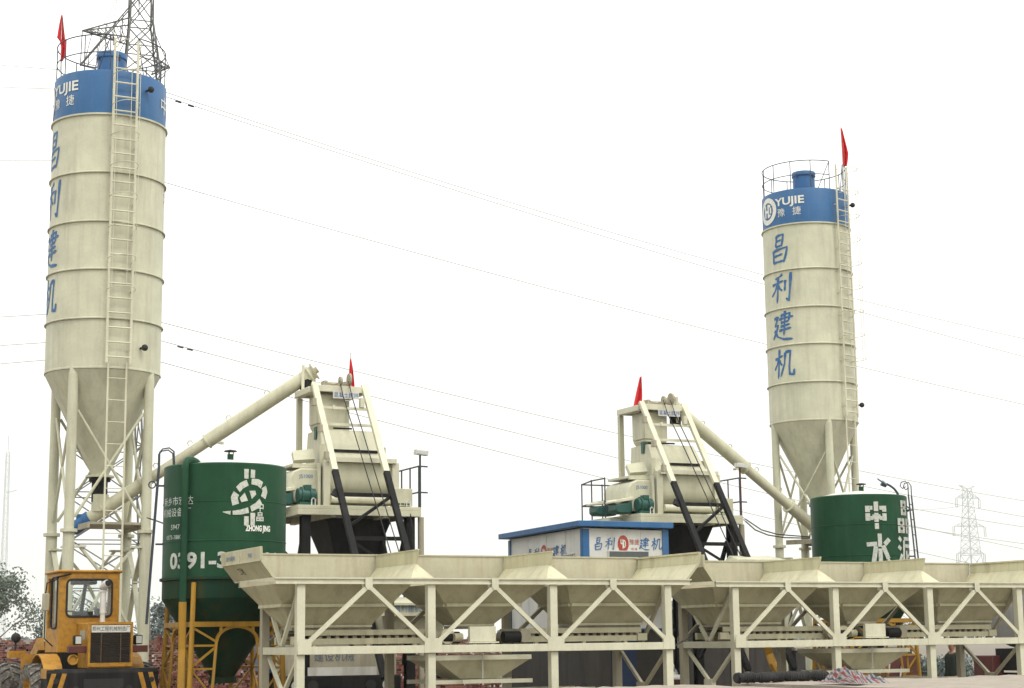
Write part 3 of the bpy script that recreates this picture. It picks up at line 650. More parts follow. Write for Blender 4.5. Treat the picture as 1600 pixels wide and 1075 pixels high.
    m.prism([rail_pt(.54, 4.40), rail_pt(.44, 4.28), rail_pt(.54, 4.22)], (0, .12, 0))
    m.bar(rail_pt(1.62, 2.9), (2.2, 0.3, 1.2), 0.06); m.bar(rail_pt(1.62, 3.3), (2.1, 1.3, 1.2), 0.06); m.bar((1.8, -.6, 2.35), (2.15, .9, 2.35), 0.05)
    m.build('track_brace', M['dark'], t)
    for z in (5.05, 6.15, 5.6): 
        m = MB(); p = rail_pt(0.54, z); m.box(p.x - .07, p.x, p.y - .05, p.y + .06, z - .07, z + .07); m.build('limit_switch', M['grime_shade'], t)
    # hoist: cables, sheaves, sign
    m = MB()
    for u, uu in ((1.10, 1.30), (1.28, 1.46)): m.pipe([(u, 0.86, 6.62), (u + 0.02, 0.72, 6.30)] + [tuple(rail_pt(u + (uu - u) * (6.3 - z) / 4.0, z) - Vector((0, 0.09, 0))) for z in (5.6, 4.5, 3.4, skip_z + 0.3)], 0.011, 6)
    m.pipe([(1.1, 1.2, 6.4), (1.14, 1.1, 5.7)], 0.012, 6)
    m.build('hoist_rope', M['black'], t)
    m = MB(); m.tube((0.95, 1.25, 6.58), (1.30, 1.25, 6.58), 0.07, n=14); m.box(0.88, 0.95, 1.15, 1.35, 6.5, 6.66); m.box(1.30, 1.37, 1.15, 1.35, 6.5, 6.66); m.tube((1.10, 0.88, 6.62), (1.14, .88, 6.62), 0.09, n=16); m.tube((1.28, 0.88, 6.66), (1.32, .88, 6.66), 0.12, n=16)
    m.pipe([(0.8, 1.0, 6.54), (0.88, 1.1, 6.62), (1.0, .98, 6.56), (1.2, 1.05, 6.61), (1.4, 1.0, 6.54)], 0.015, 6)
    m.build('hoist_winch', M['grime_shade'], t)
    m = MB(); m.box(0.95, 1.48, 0.82, 0.835, 6.27, 6.40); sg = m.build('name_sign', M['lead'], t)
    on_plane(text2d('混凝土搅拌', 0.105), (1.215, 0.82, 6.335), (1, 0, 0), (0, 0, 1), 0.004).build('sign_lettering', M['blue_letter'], sg, 0)
    # skip bucket on the track
    z = skip_z; p = rail_pt(0, z); su0, su1 = skip_u - 0.62, skip_u + 0.62
    m = MB(); y0, y1 = p.y - 0.55, p.y + 0.35
    m.hexa([(su0 + 0.1, y0 + 0.25, z - 0.5), (su1 - 0.1, y0 + 0.25, z - 0.5), (su1 - 0.1, y1, z - 0.5), (su0 + 0.1, y1, z - 0.5)], [(su0 + .02, y0 + .02, z - 0.02), (su1 - .02, y0 + .02, z - 0.02), (su1 - .02, y1, z - 0.02), (su0 + .02, y1, z - .02)])
    m.hexa([(su0 + .02, y0 + .02, z - .02), (su1 - .02, y0 + .02, z - .02), (su1 - .02, y1, z - .02), (su0 + .02, y1, z - .02)], [(su0, y0, z + 0.16), (su1, y0, z + 0.16), (su1, y1, z + 0.3), (su0 + 0.3, y1, z + 0.3)])
    m.box(su0 - .03, su1 + .03, y0 - .04, y0 - .005, z + 0.14, z + 0.18); m.box(su0 - .03, su1 + .03, y0 - .04, y0 + 0.02, z - .04, z)
    sk = m.build('skip_bucket', M['cream'], t)
    on_plane(text2d('昌利建机——豫捷', 0.125), (skip_u + 0.1, y0 + 0.01, z + 0.075), (1, 0, 0), (0, 0, 1), 0.012).build('painted_name', M['blue_letter'], sk, 0)
    MB().box(su0 + .1, su1 - 0.1, y0 + 0.18, y0 + 0.22, z - 0.30, z - 0.06).build('skip_gate', M['blue'], sk)
    # right-hand railing, box and floodlight
    m = MB(); ps = [(2.42, 0.05), (2.42, 0.5), (2.42, 0.95), (2.42, 1.4), (2.42, 1.95), (2.42, 2.55)]
    for u, v in ps: m.tube((u, v, 4.13), (u, v, 4.92), 0.016, n=6)
    for z in (4.92, 4.42): m.tube((2.42, 0.05, z), (2.42, 2.55, z), 0.016, n=6); m.tube((2.42, 0.05, z), (2.62, 0.1, z), 0.016, n=6)
    for v in (-0.45,): pass
    m.build('deck_railing', M['rail'], t)
    m = MB()
    for a, b in (((-0.28, 1.6), (-0.05, 2.5)), ((-0.28, 1.0), (-0.28, 1.6)), ((-.05, 2.5), (1.2, 2.5))):
        for z in (4.92, 4.45): m.tube((a[0], a[1], z), (b[0], b[1], z), 0.016, n=6)
    for u, v in ((-0.28, 1.6), (-0.28, 1.0), (-0.05, 2.5), (.45, 2.5), (1.2, 2.5)): m.tube((u, v, 4.05), (u, v, 4.94), 0.016, n=6)
    m.build('deck_railing', M['rail'], t)
    m = MB(); m.box(2.0, 2.36, 0.22, 0.5, 4.16, 4.50); m.box(2.03, 2.33, 0.25, 0.47, 4.13, 4.16); bx = m.build('switch_box', M['cream'], t, bevel=0.01)
    on_plane(rects2d([(5, 50, 24, 50, 60), (30, 55, 52, 55, 50), (58, 50, 90, 50, 55)], 0.3, 0.06), (2.18, 0.22, 4.20), (1, 0, 0), (0, 0, 1), 0.004).build('worn_mark', M['green_motor'], bx, 0)
    m = MB(); m.tube((2.46, 0.08, 4.13), (2.46, 0.08, 5.16), 0.022, n=8); lp = m.build('lamp_post', M['rail'] if not guard_right else M['darkred'], t)
    m = MB(); m.bar((2.33, 0.02, 5.19), (2.60, 0.06, 5.17), 0.10, 0.09); fl = m.build('floodlight', M['lead'], lp)
    MB().bar((2.35, -0.03, 5.185), (2.57, -0.0, 5.165), 0.012, 0.06).build('lamp_glass', M['lens'], fl)
    m = MB(); m.pipe([(2.2, 0.18, 4.2), (2.22, 0.02, 4.05), (2.26, -0.02, 3.7), (2.32, 0.1, 3.2), (2.36, 0.1, 2.6)], 0.018, 6); m.build('cable', M['black'], t)
    return t
MIX_L = Vector((-4.24, 34.0, -.1)); MIX_R = Vector((2.74, 37.5, -.1))
mixer('cream concrete mixer on black legged deck just right of the left green tank', MIX_L, 2.08, 1.25, False)
mixer('cream concrete mixer on black legged deck behind the small white cabin', MIX_R, 2.92, 1.62, True)

# ------------------------------------------------------------------ screw conveyors
def conveyor(label, low, high):
    low, high = Vector(low), Vector(high); t = thing('screw_conveyor', label, 'screw conveyor', low, 0, 'inclined screw conveyors')
    d = high - low; L = d.length; e = d.normalized(); O = Vector((0, 0, 0)); P = lambda k: e * (k * L)
    m = MB(); m.tube(P(-0.045), P(0.2), 0.14, n=24); m.tube(P(0.2), P(0.5), 0.115, n=24); m.tube(P(0.5), P(1.0), 0.148, n=24)
    for k in (0.02, 0.2, 0.985): m.tube(P(k) - e * 0.02, P(k) + e * 0.02, 0.185, n=24)
    m.tube(P(.5) - e * .015, P(.5) + e * .015, .165, n=24)
    m.build('tube', M['cream'], t)
    m = MB(); m.tube(P(1.0), P(1.0) + e * 0.03, 0.19, n=24); m.tube(P(1.0) + e * .03, P(1.0) + e * 0.1, 0.07, n=14); m.build('end_flange', M['grime_shade'], t)
    m = MB(); m.tube(P(0.965), P(0.965) + Vector((0, 0, -0.42)), 0.13, n=18); m.build('discharge_spout', M['dark'], t)
    m = MB()
    a, b = perp(e); up = b if b.z > 0 else -b
    for k in (0.28, 0.44, 0.62, 0.8): p = P(k) + up * 0.14; m.pipe([p - e * .05, p - e * .05 + up * 0.06, p + up * 0.09, p + e * .05 + up * .06, p + e * .05], 0.012, 6)
    for k in (0.53,): m.bar(P(k) - up * 0.15 + e * .02, P(k + 0.02) - up * 0.22, 0.1, 0.05); 
    m.build('lifting_lug', M['cream'], t)
    m = MB(); m.tube(O, Vector((0, 0, 0.36)), 0.18, n=20); m.build('inlet', M['cream'], t)
    m = MB(); m.tube(P(-0.045), P(-0.045) - e * 0.12, 0.17, n=20); m.tube(P(-0.045) - e * .12, P(-0.045) - e * 0.42, 0.145, n=20); m.tube(P(-.045) - e * .42, P(-.045) - e * 0.46, 0.12, n=20); q = P(-.045) - e * 0.25; m.box(q.x - .07, q.x + .07, q.y - .07, q.y + .07, q.z + .1, q.z + .22)
    m.build('motor', M['blue'], t)
    m = MB(); p = P(0.955); m.box(p.x - .03, p.x + .03, p.y - .2, p.y - .16, p.z - .35, p.z + .25); m.box(p.x - .03, p.x + .03, p.y + .16, p.y + .2, p.z - .35, p.z + .25); m.build('clamp_post', M['cream_frame'], t)
    return t
conveyor('long cream screw conveyor with blue motor, rising from left silo to left mixer', (SILO_L.x + 0.02, SILO_L.y, 5.10 * SL + .27 - .12), at(490, 581, 36.3))
conveyor('cream screw conveyor from the right silo to the mixer behind the cabin', (SILO_R.x - 0.02, SILO_R.y, 5.1 * SRS + .4), at(1046, 629, 39.4))
# ------------------------------------------------------------------ green storage tanks
def rib2d(strokes, w, h):
    vs, fs = [], []
    for ks, (pts, t0, t1) in enumerate(strokes):
        P = []
        for a, b in zip(pts[:-1], pts[1:]):
            for k in range(4): P.append((a[0] + (b[0] - a[0]) * k / 4, a[1] + (b[1] - a[1]) * k / 4))
        P.append(pts[-1]); m = len(P); n = len(vs)
        for k, (x, y) in enumerate(P):
            x0, y0 = P[max(k - 1, 0)]; x1, y1 = P[min(k + 1, m - 1)]; l = math.hypot(x1 - x0, y1 - y0) or 1; t = t0 + (t1 - t0) * k / (m - 1)
            for s in (1, -1): vs.append(((x - (y1 - y0) / l * t / 2 * s - 50) / 100 * w, (y + (x1 - x0) / l * t / 2 * s - 50) / 100 * h, ks * 0.0008))
        for k in range(m - 1): fs.append([n + 2 * k, n + 2 * k + 1, n + 2 * k + 3, n + 2 * k + 2])
    return vs, fs
ZHONG = [(22, 86, 22, 65, 15), (30, 79, 38, 79, 13), (22, 61, 22, 36, 15), (30, 45, 40, 45, 13), (50, 100, 50, 68, 15), (50, 62, 50, 32, 15), (43, 50, 36, 50, 14), (57, 50, 64, 50, 14), (50, 28, 50, 8, 14), (78, 86, 78, 66, 15), (70, 79, 61, 79, 13), (78, 61, 78, 36, 15), (70, 45, 60, 45, 13)]
JING = []
for ox, oy, s in ((28, 56, 0.46), (4, 2, 0.46), (54, 2, 0.46)):
    for a in ((18, 100, 18, 54, 30), (18, 48, 18, 4, 30), (82, 100, 82, 54, 30), (82, 48, 82, 4, 30), (35, 90, 47, 90, 22), (53, 90, 65, 90, 22), (35, 52, 47, 52, 22), (53, 52, 65, 52, 22), (35, 14, 47, 14, 22), (53, 14, 65, 14, 22)):
        JING.append((ox + a[0] * s, oy + a[1] * s, ox + a[2] * s, oy + a[3] * s, a[4] * s))
SHUI = [(50, 104, 50, 60, 14), (50, 54, 50, 2, 14), (6, 68, 40, 70, 14), (36, 62, 26, 6, 15), (60, 64, 78, 20, 15), (66, 68, 84, 86, 15), (74, 16, 86, 6, 14)]
NI = [(10, 96, 22, 84, 13), (6, 66, 20, 56, 13), (8, 8, 24, 40, 13), (38, 92, 90, 92, 12), (38, 86, 34, 20, 12), (44, 68, 90, 68, 12), (90, 88, 90, 72, 12), (54, 52, 54, 8, 12), (60, 32, 88, 44, 12), (58, 8, 96, 8, 12), (95, 14, 95, 24, 10)]
def tank(label, loc, rot, pipe_a, lad_a, hoops):
    t = thing('storage_tank', label, 'storage tank', loc, 0, 'green powder storage tanks'); R = 1.05
    MB().lathe([(R, 2.70), (R, 3.30), (R + .008, 3.306), (R + .008, 3.318), (R, 3.324), (R, 3.96), (R + .007, 3.965), (R + .007, 3.977), (R, 3.982), (R, 4.60), (R - .02, 4.62)], 80, cap=False).build('shell', M['green'], t)
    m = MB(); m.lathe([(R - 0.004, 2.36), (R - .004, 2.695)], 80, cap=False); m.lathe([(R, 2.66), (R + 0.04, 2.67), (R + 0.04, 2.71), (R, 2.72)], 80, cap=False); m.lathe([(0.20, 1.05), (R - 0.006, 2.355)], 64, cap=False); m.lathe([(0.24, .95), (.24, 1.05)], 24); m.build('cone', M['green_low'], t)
    m = MB(); m.lathe([(R - .03, 4.605), (0.6, 4.70), (0.1, 4.76)], 64); rf = m.build('roof', M['lead'], t)
    m = MB(); m.tube((0.08, 0, 4.70), (0.08, 0, 4.86), 0.055, n=16); v = m.build('vent', M['green'], rf)
    MB().lathe([(0.04, 4.90), (0.115, 4.905), (0.10, 4.925), (0.02, 4.94)], 20, c=(0.08, 0, 0)).build('vent_cap', M['dark'], v)
    m = MB()
    for k in range(3): a = 2.1 * k; m.tube((0.08 + .05 * math.cos(a), .05 * math.sin(a), 4.84), (0.08 + .05 * math.cos(a), .05 * math.sin(a), 4.91), 0.008, n=5)
    m.build('vent_strut', M['dark'], v)
    # filling pipe
    rp = R + 0.075; c = lambda r, z: cyl(r, pipe_a, z)
    m = MB(); m.pipe([c(rp, 2.3), c(rp, 4.52), c(rp - .01, 4.60), c(rp - 0.05, 4.66), c(rp - 0.14, 4.69), c(rp - 0.28, 4.66), c(rp - 0.40, 4.60)], 0.06, 14); m.build('filling_pipe', M['green'], t)
    m = MB(); m.pipe([c(rp, 0.75), c(rp, 2.299)], 0.066, 14); m.build('lower_pipe', M['yellow'], t)
    m = MB(); m.tube(c(rp, 0.35), c(rp, 0.75), 0.035, n=10); m.tube(c(rp, .72), c(rp, .77), 0.085, n=14); m.build('hose_coupling', M['dark'], t)
    # legs and bracing
    A = [rot + R_(90 * k) for k in range(4)]; lo = lambda a, z: cyl(1.06 + 0.13 * (2.6 - z) / 2.6, a, z)
    for a in A:
        m = MB(); m.tube(lo(a, 2.62), lo(a, -0.4), 0.04, 0.052, n=12); m.bar(lo(a, 2.6), lo(a, 2.0) , 0.075, 0.05); m.build('leg', M['yellow'], t)
    for k in range(4):
        a, b = A[k], A[(k + 1) % 4]; pa, pb = lo(a, 1.93), lo(b, 1.93); d = (pb - pa).normalized(); W = (pb - pa).length; m = MB()
        m.bar(pa, pb, 0.085, 0.085, up=(0, 0, 1))
        q = []
        for s, p, e in ((1, a, 0.42), (-1, b, W - 0.42)):
            top = pa + d * e + Vector((0, 0, -0.28)); bot = lo(p, -0.3) + d * s * 0.33; m.bar(top, bot, 0.045); q.append(top)
            f = lambda z: top + (bot - top) * ((top.z - z) / (top.z - bot.z))
            for z in (1.58, 1.2, 0.75, 0.2): m.bar(lo(p, z), f(z), 0.035)
            m.bar(lo(p, 1.88), f(1.64), 0.035); m.bar(f(1.56), lo(p, 1.22), 0.035); m.bar(lo(p, 1.2), f(0.76), 0.03)
        pts = [q[0] + (q[1] - q[0]) * ((1 - math.cos(math.pi * k2 / 14)) / 2) + Vector((0, 0, 0.24 * math.sin(math.pi * k2 / 14))) for k2 in range(15)]
        for p0, p1 in zip(pts[:-1], pts[1:]): m.bar(p0, p1, 0.05, 0.05, up=d.cross(Vector((0, 0, 1))))
        m.bar(pts[3], pts[3] + Vector((0, 0, pa.z - pts[3].z)), 0.05); m.bar(pts[11], pts[11] + Vector((0, 0, pa.z - pts[11].z)), 0.05)
        m.build('leg_truss', M['yellow'], t)
    # ladder
    tg = Vector((math.cos(lad_a), math.sin(lad_a), 0)); rd = Vector((math.sin(lad_a), -math.cos(lad_a), 0))
    m = MB(); m.ladder(rd * (R + 0.24) + Vector((0, 0, 1.95)), rd * (R + 0.09) + Vector((0, 0, 4.62)), tg, 0.34, 0.33, 0.014, 0.010)
    for z in (4.3, 3.3): m.bar(rd * R + Vector((0, 0, z)), rd * (R + 0.12) + Vector((0, 0, z)), 0.03)
    l = m.build('ladder', M['rail'], t)
    m = MB()
    for s in (1, -1):
        b0 = rd * (R + 0.09) + tg * 0.17 * s
        if hoops: m.pipe([b0 + Vector((0, 0, 4.6)), b0 + Vector((0, 0, 4.86)), b0 - rd * .05 + Vector((0, 0, 4.92)), b0 - rd * .16 + Vector((0, 0, 4.94)), b0 - rd * 0.24 + Vector((0, 0, 4.88)), b0 - rd * 0.26 + Vector((0, 0, 4.6))], 0.014, 6)
        else: m.pipe([b0 + Vector((0, 0, 4.6)), b0 + Vector((0, 0, 4.84)), b0 - rd * .05 + Vector((0, 0, 4.92)), b0 - rd * .14 + Vector((0, 0, 4.90)), b0 - rd * 0.17 + Vector((0, 0, 4.82)), b0 - rd * .12 + Vector((0, 0, 4.76)), b0 - rd * .05 + Vector((0, 0, 4.80))], 0.012, 6)
    m.build('ladder_hoop', M['rail'], l)
    m = MB(); p = cyl(R + 0.10, lad_a - R_(0), 4.32); m.pipe([p + Vector((-0.1 + .06 * math.cos(x * .6), 0, .06 * math.sin(x * .6))) for x in range(12)], 0.012, 5); m.build('lifting_ring', M['rail'], t)
    return t, R
tl, TR = tank('dark green powder tank with white logo and phone number, left of the left mixer', (-5.01, 30.0, 0), R_(-18), R_(-27), R_(-76), True)
dec = lambda d, a, z, name, mt, par: on_cylinder(d, TR, a, z, 0.010).build(name, M[mt], par, 0)
S = lambda x, y: ((x - 565) / 380 * 100, (655 - y) / 440 * 100)
logo = [([S(752, 292), S(752, 218)], 9, 10), ([S(806, 285), S(808, 222)], 10, 10),
        ([S(668, 492), S(655, 440), S(672, 405)], 14, 13), ([S(684, 378), S(712, 348), S(762, 322)], 12, 11), ([S(795, 312), S(855, 318), S(890, 338)], 10, 13), ([S(908, 350), S(922, 385), S(904, 432)], 12, 13),
        ([S(882, 462), S(845, 495), S(792, 523)], 12, 10), ([S(772, 532), S(710, 548), S(645, 555)], 10, 7), ([S(628, 555), S(568, 548)], 7, 1),
        ([S(706, 458), S(752, 430)], 8, 16), ([S(788, 416), S(832, 396)], 15, 7), ([S(755, 580), S(755, 650)], 10, 10), ([S(808, 552), S(808, 648)], 11, 10)]
dec(rib2d(logo, 0.80, 0.97), R_(29), 4.03, 'painted_logo', 'spray_white', tl)
dec(text2d('中', 0.17), R_(43), 3.86, 'painted_name', 'white_letter', tl); dec(text2d('晶', 0.17), R_(43), 3.70, 'painted_name', 'white_letter', tl)
dec(shift2d(text2d('ZHONG JING', 0.13, .006), 0, 0, 0.62, 1), R_(42), 3.51, 'painted_name', 'white_letter', tl)
dec(shift2d(text2d('0391-3668000', 0.36, .012), 0, 0, 1.12, 1), R_(15.5), 2.97, 'phone_number', 'spray_white', tl)
dec(text2d('新乡市宏达', 0.16), R_(-42), 3.98, 'painted_notice', 'worn_white', tl); dec(text2d('机械设备厂', 0.16), R_(-44), 3.79, 'painted_notice', 'worn_white', tl)
dec(text2d('5947', 0.12), R_(-42), 3.55, 'painted_notice', 'worn_white', tl); dec(text2d('0373-388020', 0.10), R_(-42), 3.38, 'painted_notice', 'worn_white', tl)
tr, TR = tank('dark green powder tank with block stencil characters, standing before the right silo', (7.60, 38.2, 0), R_(-25), R_(-150), R_(66), False)
for d, a, z in ((ZHONG, 9, 4.13), (JING, 53, 4.12), (SHUI, 12, 3.42), (NI, 54, 3.40)):
    dec(rects2d(d, 0.66 if d is not JING else 0.6, 0.64 if d is not JING else 0.72), R_(a), z, 'stencil_character', 'spray_white', tr)

# ------------------------------------------------------------------ aggregate batching hoppers
BYAW = R_(25.5); BU = [0, 2.167, 4.333, 6.5]
def batcher(label, loc, first):
    t = thing('aggregate_batcher', label, 'aggregate hopper', loc, BYAW, 'three bay aggregate hoppers'); V = 1.78
    cf = M['cream_frame']  # rear and far end frame parts take darker paint, their shade in the colour
    for u in BU:
        for v in (0, V): m = MB(); m.box(u - .065, u + .065, v - .065, v + .065, -0.35, 2.498); m.box(u - .11, u + .11, v - .11, v + .11, -.05, .015); m.build('leg', cf if v == 0 else M['grime_shade'], t, bevel=0.006)
    for v, s in ((0, -1), (V, 1)):
        m = MB(); o = v + s * 0.075
        m.box(-.07, 6.57, min(v + s * .067, v + s * .12), max(v + s * .067, v + s * .12), 1.425, 1.545)
        m.build('lower_beam', cf if v == 0 else M['grime_shade'], t, bevel=0.005)
        for i, u in enumerate(BU):
            m = MB()
            x0, x1 = u - (0.15 if i else .065), u + (0.15 if i < 3 else .065); y = v + s * 0.127
            m.prism([(x0, y, 1.43), (x1, y, 1.43), (x1, y, 1.60), (x1 - .03, y, 1.655), (x0 + .03, y, 1.655), (x0, y, 1.60)], (0, 0.012 * -s * 0.5, 0)); m.build('gusset_plate', cf if v == 0 else M['grime_shade'], t)
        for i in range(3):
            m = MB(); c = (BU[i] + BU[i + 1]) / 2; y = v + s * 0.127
            m.prism([(c - .06, y, 2.60), (c + .06, y, 2.60), (c + .06, y, 2.46), (c + .03, y, 2.41), (c - .03, y, 2.41), (c - .06, y, 2.46)], (0, 0.012 * -s * .5, 0)); m.box(c - .055, c + .055, v - .06, v + .06, 2.44, 2.5); m.build('gusset_plate', cf if v == 0 else M['grime_shade'], t)
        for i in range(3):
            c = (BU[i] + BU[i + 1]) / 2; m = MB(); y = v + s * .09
            m.bar((c - .045, y, 2.43), (BU[i] + .12, y, 1.62), 0.065, 0.05, up=(0, 1, 0)); m.bar((c + .045, y, 2.43), (BU[i + 1] - .12, y, 1.62), 0.065, 0.05, up=(0, 1, 0)); m.build('brace', cf if v == 0 else M['grime_shade'], t)
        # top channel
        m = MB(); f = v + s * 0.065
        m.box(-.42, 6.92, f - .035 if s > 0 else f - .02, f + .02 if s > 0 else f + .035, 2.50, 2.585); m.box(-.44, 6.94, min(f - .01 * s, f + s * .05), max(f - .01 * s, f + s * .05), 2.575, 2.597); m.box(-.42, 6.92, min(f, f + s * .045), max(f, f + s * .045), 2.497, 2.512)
        m.build('top_channel', cf if v == 0 else M['grime_shade'], t)
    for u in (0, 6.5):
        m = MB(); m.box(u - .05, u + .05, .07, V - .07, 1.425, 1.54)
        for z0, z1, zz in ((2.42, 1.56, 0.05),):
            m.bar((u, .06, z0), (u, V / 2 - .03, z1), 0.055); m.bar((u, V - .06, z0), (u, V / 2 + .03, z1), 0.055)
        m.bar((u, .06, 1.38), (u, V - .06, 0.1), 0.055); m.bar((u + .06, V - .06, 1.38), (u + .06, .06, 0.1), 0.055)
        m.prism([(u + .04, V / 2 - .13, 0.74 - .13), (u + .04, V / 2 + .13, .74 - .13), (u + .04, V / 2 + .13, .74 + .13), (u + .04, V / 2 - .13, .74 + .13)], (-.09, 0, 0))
        m.build('end_frame', cf if u == 0 else M['grime_shade'], t)
        m = MB(); m.box(u - .03, u + .03, -.02, V + .05, 2.505, 2.58); m.build('end_channel', cf, t) if False else None
    # hopper bodies
    for (ua, ub), (ca, cb) in zip(((-.40, 1.86), (2.24, 4.26), (4.64, 6.90)), ((.10, 1.42), (2.93, 3.57), (5.08, 6.38))):
        m = MB(); zt, zb, va, vb, wa, wb = 2.50, 1.86, .045, 1.80, .70, 1.25
        T = [(ua, va, zt), (ub, va, zt), (ub, vb, zt), (ua, vb, zt)]; B = [(ca, wa, zb), (cb, wa, zb), (cb, wb, zb), (ca, wb, zb)]
        m.hexa(B, T); hb = m.build('hopper', M['cream_bin'], t)
        m = MB(); k = 0.5; lerp = lambda a, b, k: Vector(a) + (Vector(b) - Vector(a)) * k
        Q = [lerp(T[i], B[i], k) for i in range(4)]; off = Vector((0, -.03, 0))
        m.bar(Q[0] + off, Q[1] + off, 0.05, 0.05, up=(0, 0, 1)); m.bar(Q[0] + Vector((-.02, 0, 0)), Q[3] + Vector((-.02, 0, 0)), 0.045, 0.05, up=(0, 0, 1)); m.bar(Q[1] + Vector((.02, 0, 0)), Q[2] + Vector((.02, 0, 0)), 0.045, 0.05, up=(0, 0, 1))
        Q = [lerp(T[i], B[i], .985) for i in range(4)]; m.bar(Q[0] + Vector((0, -.02, -.01)), Q[1] + Vector((0, -.02, -.01)), 0.05, 0.04, up=(0, 0, 1))
        m.build('stiffener', M['cream_bin'], hb)
        m = MB(); m.box(ca, cb, wa, wb, 1.80, 1.855); m.build('outlet', M['grime_shade'], hb)
    # raised back wall, end plates, partitions
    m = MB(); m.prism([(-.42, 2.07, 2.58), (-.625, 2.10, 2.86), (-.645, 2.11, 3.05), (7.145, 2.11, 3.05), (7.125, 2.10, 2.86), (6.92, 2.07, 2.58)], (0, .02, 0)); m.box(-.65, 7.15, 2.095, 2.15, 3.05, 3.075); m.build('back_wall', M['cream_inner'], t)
    for s, e in ((-1, -.42), (1, 6.92)):
        m = MB(); o = e + s * 0.21; tk = 0.012 * s
        m.prism([(e, 0.0, 2.6), (e, 2.06, 2.6), (o, 2.095, 2.86), (o, -.03, 2.86)], (tk, 0, 0)); m.prism([(o, -.03, 2.86), (o, 2.095, 2.86), (o + s * .02, 2.105, 3.05), (o + s * .02, -.06, 3.05)], (tk, 0, 0))
        m.bar((o + s * .01, -.04, 3.05), (o + s * .01, 2.10, 3.05), 0.035, 0.03, up=(0, 0, 1)); m.bar((o, -.03, 2.86), (o + s * .02, -.06, 3.06), 0.04, 0.03, up=(0, 1, 0)); m.bar((e, 0, 2.6), (o, -.03, 2.86), 0.04, 0.03, up=(0, 1, 0))
        m.bar((o + s * .015, 1.05, 2.87), (o + s * .025, 1.05, 3.04), 0.03); m.bar((o + s * .01, -.03, 2.86), (o + s * .01, 2.09, 2.86), 0.025, 0.03, up=(0, 0, 1))
        ep = m.build('end_plate', M['cream_bin'], t)
        if s < 0:
            n = Vector((-1, 0, 0))
            on_plane(text2d('昌利建机', 0.13), (o - .022, 1.55, 2.96), (0, -1, 0), (0, 0, 1), 0.003).build('painted_name', M['blue_letter'], ep, 0); on_plane(text2d('豫捷', 0.11), (o - .022, .5, 2.96), (0, -1, 0), (0, 0, 1), 0.003).build('painted_name', M['blue_letter'], ep, 0)
            sl = Vector((e - o, 0, 2.6 - 2.86)).normalized() * -1
            on_plane(text2d('工地', 0.15), ((e + o) / 2 - .012, 1.30, 2.73), (0, -1, 0), sl, 0.006).build('chalk_scrawl', M['dark'], ep, 0)
    for c in (2.05, 4.45):
        m = MB(); m.prism([(c - .20, .03, 2.60), (c + .20, .03, 2.60), (c, .32, 2.845)], (0, 2.02, 0)) if False else None
        m.add([(c - .20, .03, 2.60), (c + .20, .03, 2.60), (c, .32, 2.845), (c - .20, 2.05, 2.60), (c + .20, 2.05, 2.60), (c, 2.07, 2.845)], [[0, 1, 2], [3, 5, 4], [0, 2, 5, 3], [1, 4, 5, 2], [0, 3, 4, 1]])
        m.prism([(c - .006, .30, 2.84), (c - .006, .20, 3.05), (c - .006, 2.11, 3.05), (c - .006, 2.07, 2.84)], (.012, 0, 0)); m.bar((c, .20, 3.055), (c, 2.10, 3.055), 0.035, 0.02, up=(0, 0, 1)); m.bar((c, .195, 3.06), (c, .295, 2.84), 0.035, 0.02, up=(1, 0, 0))
        m.build('partition', M['cream_bin'], t)
    # belt feeders under the outer hoppers
    for ua, ub, mo in ((0.16, 2.42, 1), (4.05, 6.36, -1)):
        fd = None; m = MB()
        for v in (.66, 1.42): m.box(ua, ub, v - .02, v + .02, 1.715, 1.80); m.box(ua + .05, ub - .05, v - .03, v + .03, 1.575, 1.668)
        m.box(ua + .1, ub - .1, .7, 1.38, 1.755, 1.765)
        for k in (0.3, 1.2, 2.0): m.box(ua + k - .03, ua + k + .03, .64, .70, 1.545, 1.575); m.box(ua + k - .03, ua + k + .03, 1.38, 1.44, 1.545, 1.575); m.box(ua + k - .03, ua + k + .03, .62, 1.44, 1.50, 1.545)
        ends = ua if mo > 0 else ub; m.box(ends - .09, ends + .09, .60, .68, 1.58, 1.70); m.box(ends - .09, ends + .09, 1.4, 1.48, 1.58, 1.70)
        fd = m.build('belt_feeder', M['cream_bin'], t)
        m = MB(); u = ua + .12
        while u < ub - .1: m.tube((u, .69, 1.69), (u, 1.39, 1.69), 0.036, n=10); u += 0.145
        m.build('roller_set', M['grime_shade'], fd)
        m = MB(); m.box(ua + .02, ub - .02, .74, 1.34, 1.727, 1.738); m.box(ua + .02, ub - .02, .74, 1.34, 1.642, 1.650); m.build('belt', M['black'], fd)
        m = MB(); e = ub if mo > 0 else ua; m.tube((e, .68, 1.68), (e, 1.4, 1.68), 0.085, n=18); m.tube((e, .45, 1.68), (e, .60, 1.68), 0.11, n=18); m.build('drive_drum', M['grime_shade'], fd)
        m = MB(); m.tube((e + mo * .12, .42, 1.66), (e + mo * .42, .42, 1.66), 0.095, n=16); m.build('motor', M['dark'], fd)
    m = MB(); m.box(2.86, 3.32, .02, .10, 1.59, 1.83); m.box(2.83, 3.36, -.02, .14, 1.565, 1.588); m.box(2.93, 2.97, .0, .1, 1.545, 1.565); m.box(3.22, 3.26, 0, .1, 1.545, 1.565); m.build('control_box', cf, t, bevel=0.006)
    m = MB(); m.tube((2.62, .35, 1.68), (2.62, .75, 1.68), 0.125, n=22); m.tube((2.70, .3, 1.66), (2.84, .3, 1.66), 0.07, n=14); m.build('gearbox', M['cream_bin'], t)
